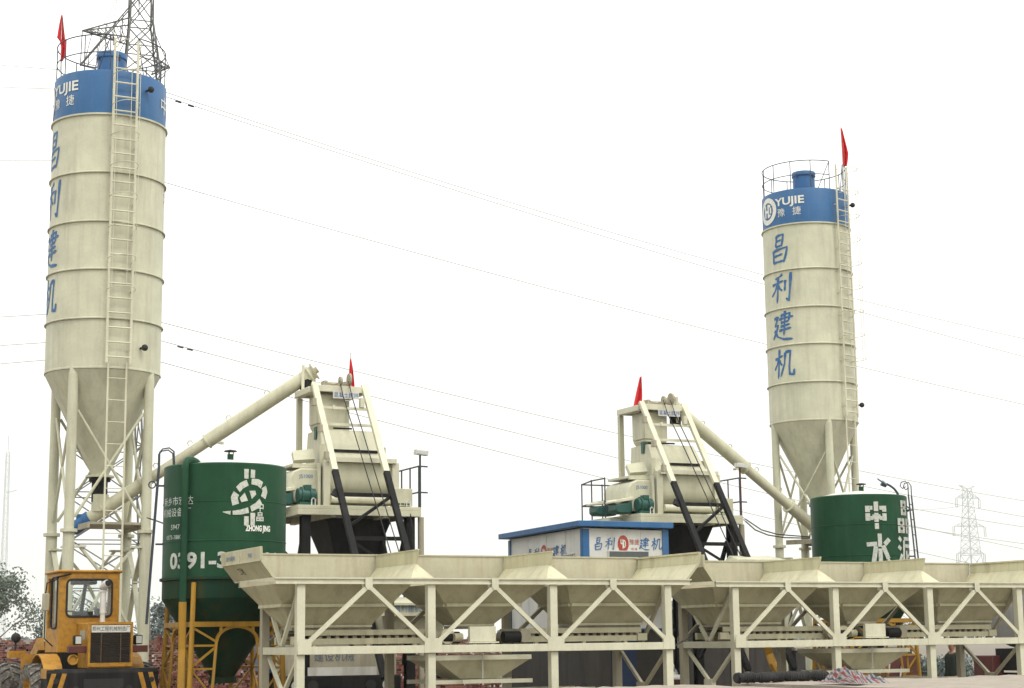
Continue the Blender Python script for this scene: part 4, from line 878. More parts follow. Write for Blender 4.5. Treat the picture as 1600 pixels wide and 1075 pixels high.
    # weigh hopper and collecting belt below
    m = MB(); T = [(2.42, .35, 1.30), (4.08, .35, 1.30), (4.08, 1.55, 1.30), (2.42, 1.55, 1.30)]; B = [(2.92, .55, 1.0), (3.62, .55, 1.0), (3.62, 1.3, 1.0), (2.92, 1.3, 1.0)]
    m.hexa(B, T); wh = m.build('weigh_hopper', M['cream_bin'], t)
    m = MB(); m.box(2.40, 4.10, .325, .348, 1.30, 1.375); m.box(2.40, 4.10, 1.552, 1.575, 1.30, 1.375); m.box(2.40, 2.422, .35, 1.55, 1.30, 1.375); m.box(4.078, 4.10, .35, 1.55, 1.30, 1.375); m.build('hopper_flange', cf, wh)
    m = MB(); m.box(2.85, 3.70, .30, .345, .93, .99); m.box(2.3, 4.2, .5, .54, .92, .985); m.box(2.3, 4.2, 1.3, 1.34, .92, .985); m.build('outlet_frame', cf, wh)
    m = MB(); m.tube((3.22, .33, 1.42), (3.22, .33, 1.0), 0.012, n=6); m.build('load_rod', M['lead'], wh)
    m = MB(); m.box(1.6, 5.4, .6, 1.3, .70, .78); m.box(1.6, 5.4, .56, .6, .66, .82); m.box(1.6, 5.4, 1.3, 1.34, .66, .82)
    for u in (2.0, 3.3, 4.6): m.box(u - .03, u + .03, .6, .66, 0, .7); m.box(u - .03, u + .03, 1.24, 1.3, 0, .7); m.bar((u, .63, .1), (u, 1.27, .65), .04)
    m.build('collecting_belt', M['grime_shade'], t)
    return t
BIN_L = at(468, 1015, 26.8); BIN_R = at(1149, 1001, 31.2); BIN_L.z = BIN_R.z = 0
batcher('cream three bay aggregate hopper on the left, partly hiding the left green tank', BIN_L, True)
batcher('cream three bay aggregate hopper on the right, its far end cut by the photo edge', BIN_R, False)
# ------------------------------------------------------------------ control cabin
M['door_blue_shaded'] = paint('shade darkened blue door', (.012, .03, .085, 1), (.04, .05, .07, 1), .4, .5)  # door blue darkened in the base colour for the shade it stands in
def cabin():
    t = thing('control_cabin', 'small white control cabin with blue sloping roof and blue corner posts', 'cabin', (1.30, 32.95, 0), R_(21))
    Wd, Dp = 1.80, 4.0; zb = 1.80
    m = MB(); m.box(0.03, Wd - .03, 0.03, Dp - .03, -.3, zb - .03); bs = m.build('masonry_base', M['grey_wall'], t)
    m = MB(); m.hexa([(.02, .02, zb), (Wd - .02, .02, zb), (Wd - .02, Dp - .02, zb), (.02, Dp - .02, zb)], [(.02, .02, 3.70), (Wd - .02, .02, 3.66), (Wd - .02, Dp - .02, 3.66), (.02, Dp - .02, 3.70)])
    wl = m.build('wall', M['white_panel'], t)
    m = MB()
    for u in (.62, 1.22): m.box(u - .006, u + .006, .012, .02, zb, 3.66)
    for v in (.9, 1.9, 2.9): m.box(.012, .02, v - .006, v + .006, zb, 3.68)
    m.build('panel_joint', M['lead'], wl)
    for u, v in ((0, 0), (Wd, 0), (0, Dp), (Wd, Dp)):
        m = MB(); su = 1 if u == 0 else -1; sv = 1 if v == 0 else -1
        m.box(min(u, u + su * .13), max(u, u + su * .13), min(v - sv * .004, v + sv * .016), max(v - sv * .004, v + sv * .016), zb - .02, 3.68); m.box(min(u - su * .004, u + su * .016), max(u - su * .004, u + su * .016), min(v + sv * .016, v + sv * .13), max(v + sv * .016, v + sv * .13), zb - .02, 3.68)
        m.build('corner_post', M['blue'], t)
    m = MB(); m.box(-.005, Wd + .005, -.005, Dp + .005, zb - .03, zb - .0); m.build('sill_trim', M['blue'], t)
    m = MB(); e = .14; k = .05; q = .22
    m.hexa([(-e, -e, 3.72), (Wd + k, -e, 3.70), (Wd + k, Dp + q, 3.70), (-e, Dp + q, 3.72)], [(-e, -e, 3.83), (Wd + k, -e, 3.81), (Wd + k, Dp + q, 3.81), (-e, Dp + q, 3.83)]); rf = m.build('roof', M['blue'], t, bevel=0.01)
    m = MB(); m.box(.52, 1.38, -.012, .016, 2.55, 3.27); fr = m.build('window', M['lead'], t); m = MB(); m.box(.54, 1.36, -.02, -.0125, 2.58, 3.255); m.build('pane', M['glass_dark'], fr)
    m = MB(); m.box(-.012, .016, .45, 1.0, 2.5, 3.24); fr = m.build('window', M['lead'], t); m = MB(); m.box(-.02, -.0125, .47, .98, 2.53, 3.225); m.build('pane', M['glass_dark'], fr)
    m = MB(); m.box(.55, 1.06, .0, .028, -.2, 1.66); dr = m.build('door', M['door_blue_shaded'], t); m = MB(); m.tube((.62, -.03, .9), (.62, .0, .9), .02, n=8); m.bar((.62, -.03, .9), (.70, -.03, .9), .02); m.build('handle', M['lead'], dr)
    def sign(o, ux, s, n=0):
        uz = (0, 0, 1); O = Vector(o); U = Vector(ux)
        for ch, k in zip('昌利', (-.62, -.36)): on_plane(brush2d(ch, .22 * s, .25, 12), O + U * k * s, ux, uz, .006).build('painted_character', M['blue_letter'], wl, 0)
        for ch, k in zip('建机', (.42, .70)): on_plane(brush2d(ch, .24 * s, .25, 12), O + U * k * s, ux, uz, .006).build('painted_character', M['blue_letter'], wl, 0)
        vs, fs = [(0, 0, 0)], []
        for k in range(28): a = 2 * math.pi * k / 28; vs.append((.125 * s * math.cos(a), .165 * math.sin(a), 0))
        fs = [[0, 1 + k, 1 + (k + 1) % 28] for k in range(28)]
        on_plane((vs, fs), O + U * -.06 * s, ux, uz, .004).build('red_emblem', M['red_letter'], wl, 0)
        g = rects2d([(24, 88, 24, 52, 10), (24, 52, 46, 52, 10), (46, 88, 46, 12, 10), (56, 80, 56, 20, 10), (58, 80, 74, 70, 9), (75, 70, 75, 32, 9), (74, 30, 58, 20, 9)], .19 * s, .24)
        on_plane(g, O + U * -.06 * s, ux, uz, .007).build('emblem_mark', M['white_letter'], wl, 0)
        on_plane(shift2d(text2d('豫捷', .115), 0, 0, s, 1), O + U * .19 * s + Vector((0, 0, .03)), ux, uz, .006).build('painted_name', M['red_letter'], wl, 0)
        on_plane(shift2d(text2d('机 械', .06), 0, 0, s, 1), O + U * .19 * s + Vector((0, 0, -.10)), ux, uz, .006).build('painted_name', M['red_letter'], wl, 0)
    sign((.90, .02, 3.40), (1, 0, 0), .93); sign((.02, 1.95, 3.32), (0, -1, 0), 1.35)
    on_plane(text2d('电控室', .24), (.02, 2.0, 2.35), (0, -1, 0), (0, 0, 1), .006).build('painted_notice', M['red_letter'], wl, 0)
cabin()

# ------------------------------------------------------------------ wheel loader
M['louvre'] = paint('rusty louvre', (.07, .05, .03, 1), (.15, .08, .03, 1), .6, .7, streak=False, scale=4)
def wheel(parent, x, y, r, wd, sgn):
    m = MB(); P = []
    w2 = wd / 2
    prof = [(r * .60, -w2 * .8), (r * .80, -w2), (r * .93, -w2 * .97), (r * .97, -w2 * .75), (r * .975, 0), (r * .97, w2 * .75), (r * .93, w2 * .97), (r * .80, w2), (r * .60, w2 * .8)]
    m.lathe(prof, 40, c=(x, y, r - .02), axis='x', cap=False)
    K = 18
    for k in range(K):
        for s in (1, -1):
            a = 2 * math.pi * (k + (.5 if s > 0 else 0)) / K; vs = []
            for (tx, da) in ((0.02, 0.0), (w2 * .55, .09), (w2 * 1.0, .22)):
                for dr in (.96, 1.035):
                    for dd in (-.065, .065):
                        rr = r * (dr if tx < w2 * .9 else dr - .035); A = a + da + dd
                        vs.append((x + s * tx, y + rr * math.cos(A), r - .02 + rr * math.sin(A)))
            f = []
            for q in (0, 4): f += [[q, q + 1, q + 5, q + 4], [q + 2, q + 6, q + 7, q + 3], [q, q + 4, q + 6, q + 2], [q + 1, q + 3, q + 7, q + 5]]
            f += [[0, 2, 3, 1], [8, 9, 11, 10]]; m.add(vs, f)
    o = m.build('wheel', M['tyre'], parent, smooth=30)
    m = MB(); m.lathe([(.04, w2 * .35 * sgn), (r * .28, w2 * .35 * sgn), (r * .32, w2 * .5 * sgn), (r * .5, w2 * .45 * sgn), (r * .60, w2 * .85 * sgn)], 30, c=(x, y, r - .02), axis='x', cap=False)
    m.build('rim', M['orange'], o); return o
def loader():
    t = thing('wheel_loader', 'worn orange yellow wheel loader seen from behind with striped counterweight', 'loader', (-6.80, 29.0, 0.214), R_(28)); t.scale = (.866,) * 3
    O = M['orange']
    m = MB(); m.prism([(0, 0, .62), (0, 0, 1.10), (0, .06, 1.17), (0, .5, 1.17), (0, .5, .5), (0, .12, .5)], (2.14, 0, 0)); m.v = [v - Vector((1.07, 0, 0)) for v in m.v]
    cw = m.build('counterweight', M['dark'], t, bevel=0.015)
    m = MB()
    for x, s in ((-1.0, 1), (-.80, 1), (.76, -1), (.96, -1)):
        d = .11 * s; m.prism([(x - .045 + d / 2, -.003, 1.09), (x + .045 + d / 2, -.003, 1.09), (x + .045 - d / 2 - .02 * s, -.003, .64), (x - .045 - d / 2 - .02 * s, -.003, .64)], (0, -.003, 0))
    m.build('warning_stripe', O, cw)
    m = MB(); m.box(-.38, .38, -.02, .03, .80, .98); m.build('slot', M['black'], cw)
    for x in (-.52, .50, -.9, .93):
        m = MB(); m.tube((x, -.015, .80 if abs(x) < .7 else .95), (x, .02, .80 if abs(x) < .7 else .95), .055 if abs(x) < .7 else .05, n=16)
        m.build('tow_hole', M['black'], cw)
    m = MB(); m.box(-1.1, -.78, -.01, .3, .86, 1.172) if False else m.box(-1.075, -.93, .05, .5, 1.0, 1.18); m.build('corner_plate', O, cw)
    def hx(m): m.v = [Vector((v.x * .86 + .17, v.y, v.z)) for v in m.v]; return m
    # hood
    m = MB(); m.box(-.50, .50, .22, 1.25, 1.17, 2.04); hd = hx(m).build('hood', O, t, bevel=0.02)
    m = MB(); m.box(-.505, .505, .20, .222, 2.0, 2.05); m.box(-.505, -.455, .195, .22, 1.26, 2.0); m.box(.455, .505, .195, .22, 1.26, 2.0); m.box(-.505, .505, .195, .22, 1.2, 1.27); hx(m).build('hood_frame', O, hd, bevel=0.005)
    m = MB(); m.box(-.44, .44, .215, .225, 1.28, 1.84); gr = hx(m).build('grille', M['black'], t)
    m = MB(); z = 1.30
    while z < 1.83: m.hexa([(-.45, .195, z), (.45, .195, z), (.45, .205, z), (-.45, .205, z)], [(-.45, .182, z + .016), (.45, .182, z + .016), (.45, .192, z + .016), (-.45, .192, z + .016)]); z += .042
    hx(m).build('louvre', M['louvre'], gr)
    for x in (-.22, .22):
        m = MB(); m.box(x - .012, x + .012, .175, .181, 1.28, 1.84); hx(m).build('grille_bar', M['louvre'], gr)
    m = MB(); pts = []; 
    m.box(-.44, .44, .185, .20, 1.85, 1.985); npl = hx(m).build('name_plate', M['lead'], t, bevel=0.006)
    on_plane(shift2d(text2d('郑州工程机械制造厂', .098), 0, 0, .84, 1), (.17, .185, 1.915), (1, 0, 0), (0, 0, 1), .003).build('plate_lettering', M['black'], npl, 0)
    m = MB(); m.box(-.506, -.501, .45, .85, 1.72, 1.90); hx(m).build('side_badge', M['grime_shade'], hd)
    for s in (-1, 1):
        x = -.42 if s < 0 else .76; m = MB(); m.box(x - .18, x + .18, .32, .48, 1.47, 1.60); tl_ = m.build('tail_lamp', M['darkred'], t, bevel=0.01)
        m = MB(); m.box(x - .075, x + .075, .33, .50, 1.62, 1.80); hl = m.build('headlight', M['dark'], t, bevel=0.02)
        m = MB(); m.box(x - .055, x + .055, .322, .331, 1.64, 1.78); m.build('lens', M['lens'], hl)
    m = MB(); m.pipe([(-.50 + .09 * math.cos(k * .45), .38, 1.34 + .09 * math.sin(k * .45)) for k in range(15)], .018, 8); m.tube((-.50, .40, 1.34), (-.50, .44, 1.34), .085, n=18); m.build('filler_ring', O, t)
    m = MB(); m.tube((.11, .62, 2.04), (.11, .62, 2.22), .05, n=14); m.tube((.11, .62, 2.22), (.11, .62, 2.66), .06, n=16); m.pipe([(.11, .62, 2.64), (.11, .62, 2.72), (.13, .57, 2.78), (.16, .50, 2.80)], .075, 14)
    ex = m.build('exhaust_stack', M['lead'], t); m = MB(); m.tube((.155, .51, 2.797), (.168, .475, 2.803), .06, n=14); m.build('exhaust_mouth', M['black'], ex)
    # cab
    x0, x1, y0, y1, z0, z1 = -.62, .56, 1.10, 2.15, 1.48, 3.02; cb = MB(); p = .15
    cb.box(x0, x1, y0, y0 + .05, z0, 2.18); cb.box(x0, x1, y0, y0 + .05, 2.88, z1)
    cb.box(x0, x0 + p, y0, y0 + .05, 2.18, 2.88); cb.box(x1 - p - .02, x1, y0, y0 + .05, 2.18, 2.88)
    for x in (x0, x1 - .05):
        cb.box(x, x + .05, y0 + .05, y1, z0, 1.95); cb.box(x, x + .05, y0 + .05, y1, 2.93, z1); cb.box(x, x + .05, y0 + .05, y0 + .18, 1.95, 2.93); cb.box(x, x + .05, y0 + .62, y0 + .72, 1.95, 2.93); cb.box(x, x + .05, y1 - .08, y1, 1.95, 2.93)
    cb.box(x0, x1, y1, y1 + .05, z0, 2.05); cb.box(x0, x1, y1, y1 + .05, 2.92, z1); cb.box(x0, x0 + .08, y1, y1 + .05, 2.05, 2.92); cb.box(x1 - .08, x1, y1, y1 + .05, 2.05, 2.92)
    cb.box(x0 + .05, x1 - .05, y0 + .05, y1, z0, z0 + .05)
    c = cb.build('cab', O, t, bevel=0.006)
    m = MB(); m.box(x0 - .05, x1 + .05, y0 - .04, y1 + .1, z1, z1 + .06); m.build('cab_roof', O, c, bevel=0.03)
    def window(a, b, axis, k):
        (u0, w0), (u1, w1) = a, b; m = MB(); r = .09; pts = []
        for cx, cz, q in ((u1 - r, w1 - r, 0), (u0 + r, w1 - r, 90), (u0 + r, w0 + r, 180), (u1 - r, w0 + r, 270)):
            for j in range(5): an = R_(q + j * 22.5); pts.append((cx + r * math.cos(an), cz + r * math.sin(an)))
        pts.append(pts[0]); to = (lambda u, z: (u, k, z)) if axis == 'y' else (lambda u, z: (k, u, z))
        m.pipe([to(*q) for q in pts], .022, 6); w = m.build('window', M['black'], c)
        m = MB(); m.add([to(*q) for q in pts[:-1]], [list(range(len(pts) - 1))]); m.build('pane', M['glass'], w, 0)
    window((x0 + p - .01, 2.17), (x1 - p, 2.89), 'y', y0 - .004)
    window((y0 + .17, 1.95), (y0 + .63, 2.94), 'x', x0 - .004); window((y0 + .17, 1.95), (y0 + .63, 2.94), 'x', x1 + .004)
    m = MB(); m.box(-.35, .05, 1.55, 1.68, 1.6, 2.28); m.box(-.35, .05, 1.5, 1.95, 1.95, 2.05); m.box(.2, .34, 1.8, 2.1, 2.0, 2.34); m.bar((-.12, 1.9, 2.2), (.0, 1.98, 2.95), .07); m.box(-.3, .15, 1.7, 2.1, 2.82, 2.92)
    m.v = [v + Vector((.12, 0, 0)) for v in m.v]; m.build('seat', M['black'], c, bevel=0.02)
    m = MB(); m.pipe([(-.25 + .19 * math.cos(k * .42), 1.72 + .16 * math.sin(k * .42), 2.24 + .05 * math.sin(k * .42)) for k in range(16)], .016, 6); m.build('steering_wheel', M['black'], c)
    m = MB(); m.pipe([(x0 - .02, 1.2, 2.90), (x0 - .25, 1.12, 2.82), (x0 - .27, 1.12, 2.62)], .014, 6); m.pipe([(x0 - .27, 1.12, 2.3), (x0 - .27, 1.12, 1.75), (x0 - .1, 1.15, 1.6)], .012, 6); ma = m.build('mirror_arm', M['dark'], c)
    m = MB(); m.box(x0 - .34, x0 - .20, 1.08, 1.12, 2.28, 2.62); m.build('mirror', M['grime_shade'], ma, bevel=0.03)
    m = MB(); m.pipe([(x0 - .03, 1.12, 2.92), (x0 - .08, 1.05, 2.93), (x0 + .2, 1.05, 3.0)], .018, 6); m.build('handrail', M['dark'], c)
    # fenders, frame, wheels
    for s in (-1, 1):
        m = MB(); pr = []
        for k in range(9):
            a = R_(48 + 137 * k / 8); pr.append((1.30 + .78 * math.cos(a), .62 + .82 * math.sin(a)))
        X0, X1 = (s * .62, s * .98) if s > 0 else (s * .98, s * .62)
        for (ya, za), (yb, zb) in zip(pr[:-1], pr[1:]): m.hexa([(X0, ya, za), (X1, ya, za), (X1, yb, zb), (X0, yb, zb)], [(X0, ya * 1.0 + (ya - 1.3) * .03, za + (za - .62) * .03), (X1, ya + (ya - 1.3) * .03, za + (za - .62) * .03), (X1, yb + (yb - 1.3) * .03, zb + (zb - .62) * .03), (X0, yb + (yb - 1.3) * .03, zb + (zb - .62) * .03)])
        m.box(X0, X1, 2.12, 2.6, .55, 1.42); m.box(s * .72 if s > 0 else -1.1, 1.1 if s > 0 else -.72, 2.1, 2.14, .5, 1.45)
        m.build('fender', O, t)
    m = MB(); m.box(-.45, .45, .5, 3.9, .55, 1.15); m.box(-.5, .5, 1.0, 2.2, 1.15, 1.47); m.box(-.7, .7, 2.3, 3.4, .9, 1.25); m.box(-.3, .3, 3.2, 4.6, .9, 1.7); m.build('chassis', M['dark'], t)
    for x, y, s in ((-.98, 1.22, -1), (.98, 1.22, 1), (-.98, 3.95, -1), (.98, 3.95, 1)): wheel(t, x, y, .64, .46, s)
    m = MB(); m.bar((-.45, 3.3, 1.65), (-.45, 5.2, .65), .14, .28); m.bar((.45, 3.3, 1.65), (.45, 5.2, .65), .14, .28); m.bar((-.45, 4.3, 1.1), (.45, 4.3, 1.1), .14); m.build('lift_arm', O, t)
    m = MB(); P = [(5.0, .25), (5.2, .15), (6.0, .12), (6.1, .18), (5.35, .30), (5.15, .6), (5.35, 1.1), (5.28, 1.12), (5.0, .7)]; m.prism([(-1.2, y, z) for y, z in P], (2.4, 0, 0)); m.build('bucket', M['grime_shade'], t)
    m = MB(); m.ball((-1.05, 2.9, 1.78), .1, 12, 8); m.tube((-1.05, 2.9, 1.42), (-1.05, 2.9, 1.7), .02, n=6); m.build('front_lamp', M['black'], t)
    m = MB(); m.box(-1.2, -.85, 2.8, 3.0, 1.38, 1.52); m.build('lamp_bracket', O, t)
loader()
# ------------------------------------------------------------------ flags
def flag(label, Y, pole, rows, fold, seed):
    rnd = random.Random(seed); b = at(pole[0][0], pole[0][1], Y); t = thing('red_flag', label, 'flag', b, 0, 'red flags')
    top = at(pole[1][0], pole[1][1], Y); MB().tube((0, 0, 0), top - b, 0.018, 0.012, 8).build('flagpole', M['lead'], t)
    vs, fs = [], []; n = 16; ph = rnd.uniform(0, 6)
    R2 = []
    for (y0, a0, c0), (y1, a1, c1) in zip(rows[:-1], rows[1:]):
        for k in range(5): q = k / 5; R2.append((y0 + (y1 - y0) * q, a0 + (a1 - a0) * q, c0 + (c1 - c0) * q))
    R2.append(rows[-1])
    for j, (y, a, c) in enumerate(R2):
        for i in range(n + 1):
            p = at(a + (c - a) * i / n, y, Y) - b; q = i / n; p.y += fold * math.sin(q * 2 * math.pi * 1.6 + ph + j * .07) * (0.3 + 0.7 * min(1, (c - a) / 12)) - .02; vs.append(p)
    for j in range(len(R2) - 1):
        for i in range(n): k = j * (n + 1) + i; fs.append([k, k + 1, k + n + 2, k + n + 1])
    o = MB().add(vs, fs).build('cloth', M['red'], t, smooth=180)
    s = o.modifiers.new('thickness', 'SOLIDIFY'); s.thickness = 0.006
    return t
flag('limp red flag on the roof railing of the left silo', 36.3, ((95, 112), (97, 20)), [(24, 96, 98), (36, 92.5, 100), (48, 90, 101.5), (58, 88.5, 102.5), (64, 93, 103), (76, 96, 103.5), (88, 95.5, 102), (96, 95, 98)], 0.05, 1)
flag('red pennant on top of the left concrete mixer tower', 36.4, ((549, 622), (547.6, 551)), [(561, 546.8, 549), (575, 546, 551.5), (590, 545, 553.3), (603, 544.2, 554.5), (618, 545.5, 553.5)], 0.04, 2)
flag('red pennant on the mixer tower behind the white cabin', 39.3, ((1001, 648), (1002, 587)), [(589, 999.5, 1002), (602, 996.5, 1003), (618, 993, 1003.5), (632, 990, 1003), (641, 988.3, 1002.5)], 0.045, 3)
flag('limp red flag beside the ladder top of the right silo', 41.4, ((1320.5, 312), (1313.5, 198)), [(201, 1313.5, 1315), (215, 1314.5, 1318.5), (228, 1315.5, 1322), (240, 1316, 1325), (250, 1317, 1324.5), (260, 1317.5, 1323)], 0.05, 4)

# ------------------------------------------------------------------ lattice pylons
def lattice(m, z0, z1, w0, w1, n, r, cx=0, cy=0, dx=0):
    """four tapering legs with zigzag bracing"""
    def c(k, z): 
        q = (z - z0) / (z1 - z0); w = w0 + (w1 - w0) * q; s = ((-1, -1), (1, -1), (1, 1), (-1, 1))[k % 4]; return Vector((cx + dx * q + s[0] * w / 2, cy + s[1] * w / 2, z))
    zs = [z0]; w = w0; 
    for i in range(n): zs.append(z0 + (z1 - z0) * (1 - (1 - (i + 1) / n) ** 1.0))
    for k in range(4):
        m.bar(c(k, z0), c(k, z1), r * 2.2)
        for a, b in zip(zs[:-1], zs[1:]):
            m.bar(c(k, a), c(k + 1, b), r * 1.3); m.bar(c(k + 1, a), c(k, b), r * 1.3); m.bar(c(k, b), c(k + 1, b), r * 1.2)
def arm(m, z, L, w, h, r, sgn, cy=0, rise=0.0, n=4):
    """tapering cross-arm truss"""
    tip = Vector((sgn * L, cy, z + rise)); root = [Vector((sgn * w / 2, cy - w / 2, z)), Vector((sgn * w / 2, cy + w / 2, z)), Vector((sgn * w / 2, cy - w / 2, z + h)), Vector((sgn * w / 2, cy + w / 2, z + h))]
    for p in root: m.bar(p, tip, r * 1.8)
    for i in range(n):
        q0, q1 = i / n, (i + 1) / n; P = [[p + (tip - p) * q for p in root] for q in (q0, q1)]
        if i: m.bar(P[0][0], P[0][2], r); m.bar(P[0][1], P[0][3], r); m.bar(P[0][0], P[0][1], r)
        if i < n - 1: m.bar(P[0][0], P[1][2], r); m.bar(P[0][1], P[1][3], r); m.bar(P[0][0], P[1][1], r)
def pylon_near():
    t = thing('power_pylon', 'near dark lattice power pylon standing right behind the left silo', 'pylon', (-18.75, 80, -.2), R_(18), 'power pylons')
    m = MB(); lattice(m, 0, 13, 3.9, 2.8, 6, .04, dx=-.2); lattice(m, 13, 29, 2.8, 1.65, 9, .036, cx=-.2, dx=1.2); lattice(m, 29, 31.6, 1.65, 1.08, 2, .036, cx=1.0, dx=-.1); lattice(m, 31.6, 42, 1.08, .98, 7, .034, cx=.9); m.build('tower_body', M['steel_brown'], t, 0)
    r = .03
    mA = m = MB(); arm(m, 30.7, 2.75, 1.1, 1.0, r, -1, 0, .3, 6); tip = Vector((-2.75, 0, 31.0)); low = Vector((-2.8, -.2, 29.2))
    for o in (-.35, .35):
        a = Vector((-.1, o, 33.0)); m.bar(a, low + Vector((0, o * .4, 0)), .055)
        for k in range(7): q = k / 7; p = a + (low - a) * q; m.bar(p, Vector((p.x, -o * .6, max(p.z - .9, 29.3))), r)
    m.bar(tip, low, .045); m.bar(tip + Vector((.5, 0, .1)), low + Vector((.15, 0, 0)), .035); m.bar(low, low + Vector((.75, .1, -.1)), .04); m.bar(low + Vector((0, 0, .15)), low + Vector((.75, .1, .05)), .03); m.bar(low + Vector((.7, 0, -.1)), tip + Vector((.9, 0, -.1)), .035); m.bar(low + Vector((.3, 0, 0)), tip + Vector((1.4, 0, -.2)), .03)
    m.bar(low + Vector((.75, .1, 0)), (-.9, 0, 30.6), .03); m.bar((-1.7, 0, 30.7), (-1.2, .1, 29.6), .03); m.bar((-1.2, .1, 29.6), (-.7, 0, 30.7), .03)
    m.bar((-1.75, 0, 31.4), (-.6, 0, 34.2), .022); m.bar((-1.3, 0, 31.5), (-1.0, 0, 34.2), .022)
    m.v = [v + Vector((.9, 0, 0)) for v in m.v]; m.build('cross_arm', M['steel_brown'], t, 0)
    m = MB(); arm(m, 29.3, 1.45, 1.25, .5, r, 1, 0, .25, 3); m.bar((.7, 0, 31.2), (1.45, 0, 29.5), .035); m.bar((1.45, 0, 29.5), (.6, -.3, 28.6), .03); m.bar((.72, 0, 30.4), (1.1, 0, 29.5), .03); m.v = [v + Vector((.9, 0, 0)) for v in m.v]; m.build('cross_arm', M['steel_brown'], t, 0)
pylon_near()
def pylon_far(label, px, Y, h, rz):
    p = at(px, 990, Y); t = thing('power_pylon', label, 'pylon', (p.x, p.y, -.3), rz, 'power pylons'); r = .06
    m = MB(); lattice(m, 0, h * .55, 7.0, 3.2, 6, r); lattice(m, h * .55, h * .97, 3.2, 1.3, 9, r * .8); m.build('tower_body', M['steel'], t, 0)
    for f, L in ((.56, 4.0), (.73, 4.6), (.91, 3.4)):
        for s in (-1, 1):
            m = MB(); arm(m, h * f, L, 2.0 * (1.2 - f * .6), 1.3, r * .7, s); a = m.build('cross_arm', M['steel'], t, 0)
            m = MB()
            for o in (-.25, .25): m.tube((s * L + o, 0, h * f), (s * L + o, 0, h * f - 2.0), .10, n=6)
            m.box(s * L - .35, s * L + .35, -.1, .1, h * f - 2.15, h * f - 1.95); m.build('insulator', M['steel'], a, 0)
    m = MB()
    for s in (-1, 1): arm(m, h * .97, 2.5, 1.2, .6, r * .6, s, 0, .7, 3)
    m.build('earth_wire_arm', M['steel'], t, 0)
pylon_far('pale far lattice power pylon in the haze right of the right green tank', 1524, 390, 35.5, R_(28))
pylon_far('far lattice power pylon mostly hidden behind the right green tank', 1396, 430, 31.0, R_(28))
def mast():
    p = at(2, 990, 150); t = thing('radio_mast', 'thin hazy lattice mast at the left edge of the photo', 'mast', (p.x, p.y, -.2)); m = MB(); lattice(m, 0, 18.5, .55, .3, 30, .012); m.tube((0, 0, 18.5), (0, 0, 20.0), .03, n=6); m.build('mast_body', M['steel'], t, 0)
    m = MB(); m.bar((0, 0, 15.0), (.9, 0, 15.2), .06); m.build('side_arm', M['steel'], t, 0)
mast()

# ------------------------------------------------------------------ overhead cables
CAB = [((-40, 98, 105), (95, 109, 84), .02), ((-40, 134, 105), (90, 139, 84), .02), ((-30, 250, 100), (84, 251, 84), .02), ((-30, 497, 100), (90, 490, 84), .0), ((-30, 542, 100), (90, 534, 84), 0), ((-30, 571, 100), (90, 561, 84), 0),
       ((235, 143, 83), (1660, 573, 120), 0.5), ((240, 280, 83), (1660, 645, 120), 0.5), ((238, 137, 84), (1660, 542, 126), 0.9), ((235, 528, 84), (1660, 870, 130), .5), ((238, 562, 84), (1660, 910, 130), .5), ((238, 500, 86), (1660, 818, 130), .6), ((1340, 735, 110), (1680, 795, 130), .1), ((1400, 790, 110), (1680, 834, 130), .1), ((1405, 820, 110), (1680, 859, 130), .1), ((1380, 795, 380), (1500, 791, 388), .5)]
CL = ['topmost short cable left of the left silo top', 'second cable from the top, left of the blue silo band', 'cable meeting the left silo at its first brushed character', 'cable left of the left silo, highest of the low three', 'cable left of the left silo, middle of the low three', 'cable left of the left silo, lowest of the low three',
      'main cable running from the left silo top down behind the right silo', 'cable leaving the left silo below its first ring, falling to the right edge', 'faint cable just above the main cable from the left silo top', 'cable leaving the left silo by its lower black sensor and passing over the left mixer', 'lowest long cable passing between the two mixer towers', 'faint long cable crossing above the left mixer flag',
      'cable just above the far pylon arms at the right edge', 'middle cable crossing in front of the far right pylon', 'lower cable crossing in front of the far right pylon', 'short cable between the two far pylons']
for k, ((a, b, s), lb) in enumerate(zip([(c[0], c[1], c[2]) for c in CAB], CL)):
    A, B = at(*a), at(*b); rr = .021 if A.y < 200 else .05; pts = []
    for i in range(25): q = i / 24; p = A + (B - A) * q; p.z -= s * 4 * q * (1 - q); pts.append(p)
    t = MB().pipe(pts, rr, 5).build('power_cable', M['cable'], None); tag(t, lb, 'cable', 'overhead power cables')
    if k in (6, 9):
        for q in (0.022, 0.032) if k == 6 else (0.022, .029):
            p = A + (B - A) * q; p.z -= s * 4 * q * (1 - q); d = (B - A).normalized(); m = MB(); m.bar(p - d * .16 - Vector((0, 0, .06)), p + d * .16 - Vector((0, 0, .06)), .06); m.build('vibration_damper', M['dark'], t)

# slack site wiring
def wire(label, pts, r=.014):
    P = [Vector(p) for p in pts]; Q = []
    for a, b in zip(P[:-1], P[1:]):
        for k in range(6): Q.append(a + (b - a) * k / 6)
    Q.append(P[-1]); tag(MB().pipe(Q, r, 6).build('slack_wire', M['black']), label, 'wire', 'slack wires on site')
wire('upper slack black wire from the right mixer deck towards the right tank', [at(1160, 808, 38.8), at(1190, 828, 38.5), at(1215, 835, 38.3), at(1240, 837, 37.7), at(1266, 839, 38)])
wire('lower slack black wire from the right mixer deck towards the right tank', [at(1162, 812, 38.8), at(1180, 828, 38.5), at(1200, 836, 38.3), at(1225, 840, 37.7), at(1266, 841, 38)])
wire('short wire from the left silo leg to the ladder of the left green tank', [at(230, 809, 35.5), at(245, 814, 33), at(256, 818, 31)])
wire('black wire sagging between the two hopper frames', [at(1051, 1012, 29.7), at(1062, 1004, 30.3), at(1075, 998, 31.2), at(1098, 970, 32.6)], .012)

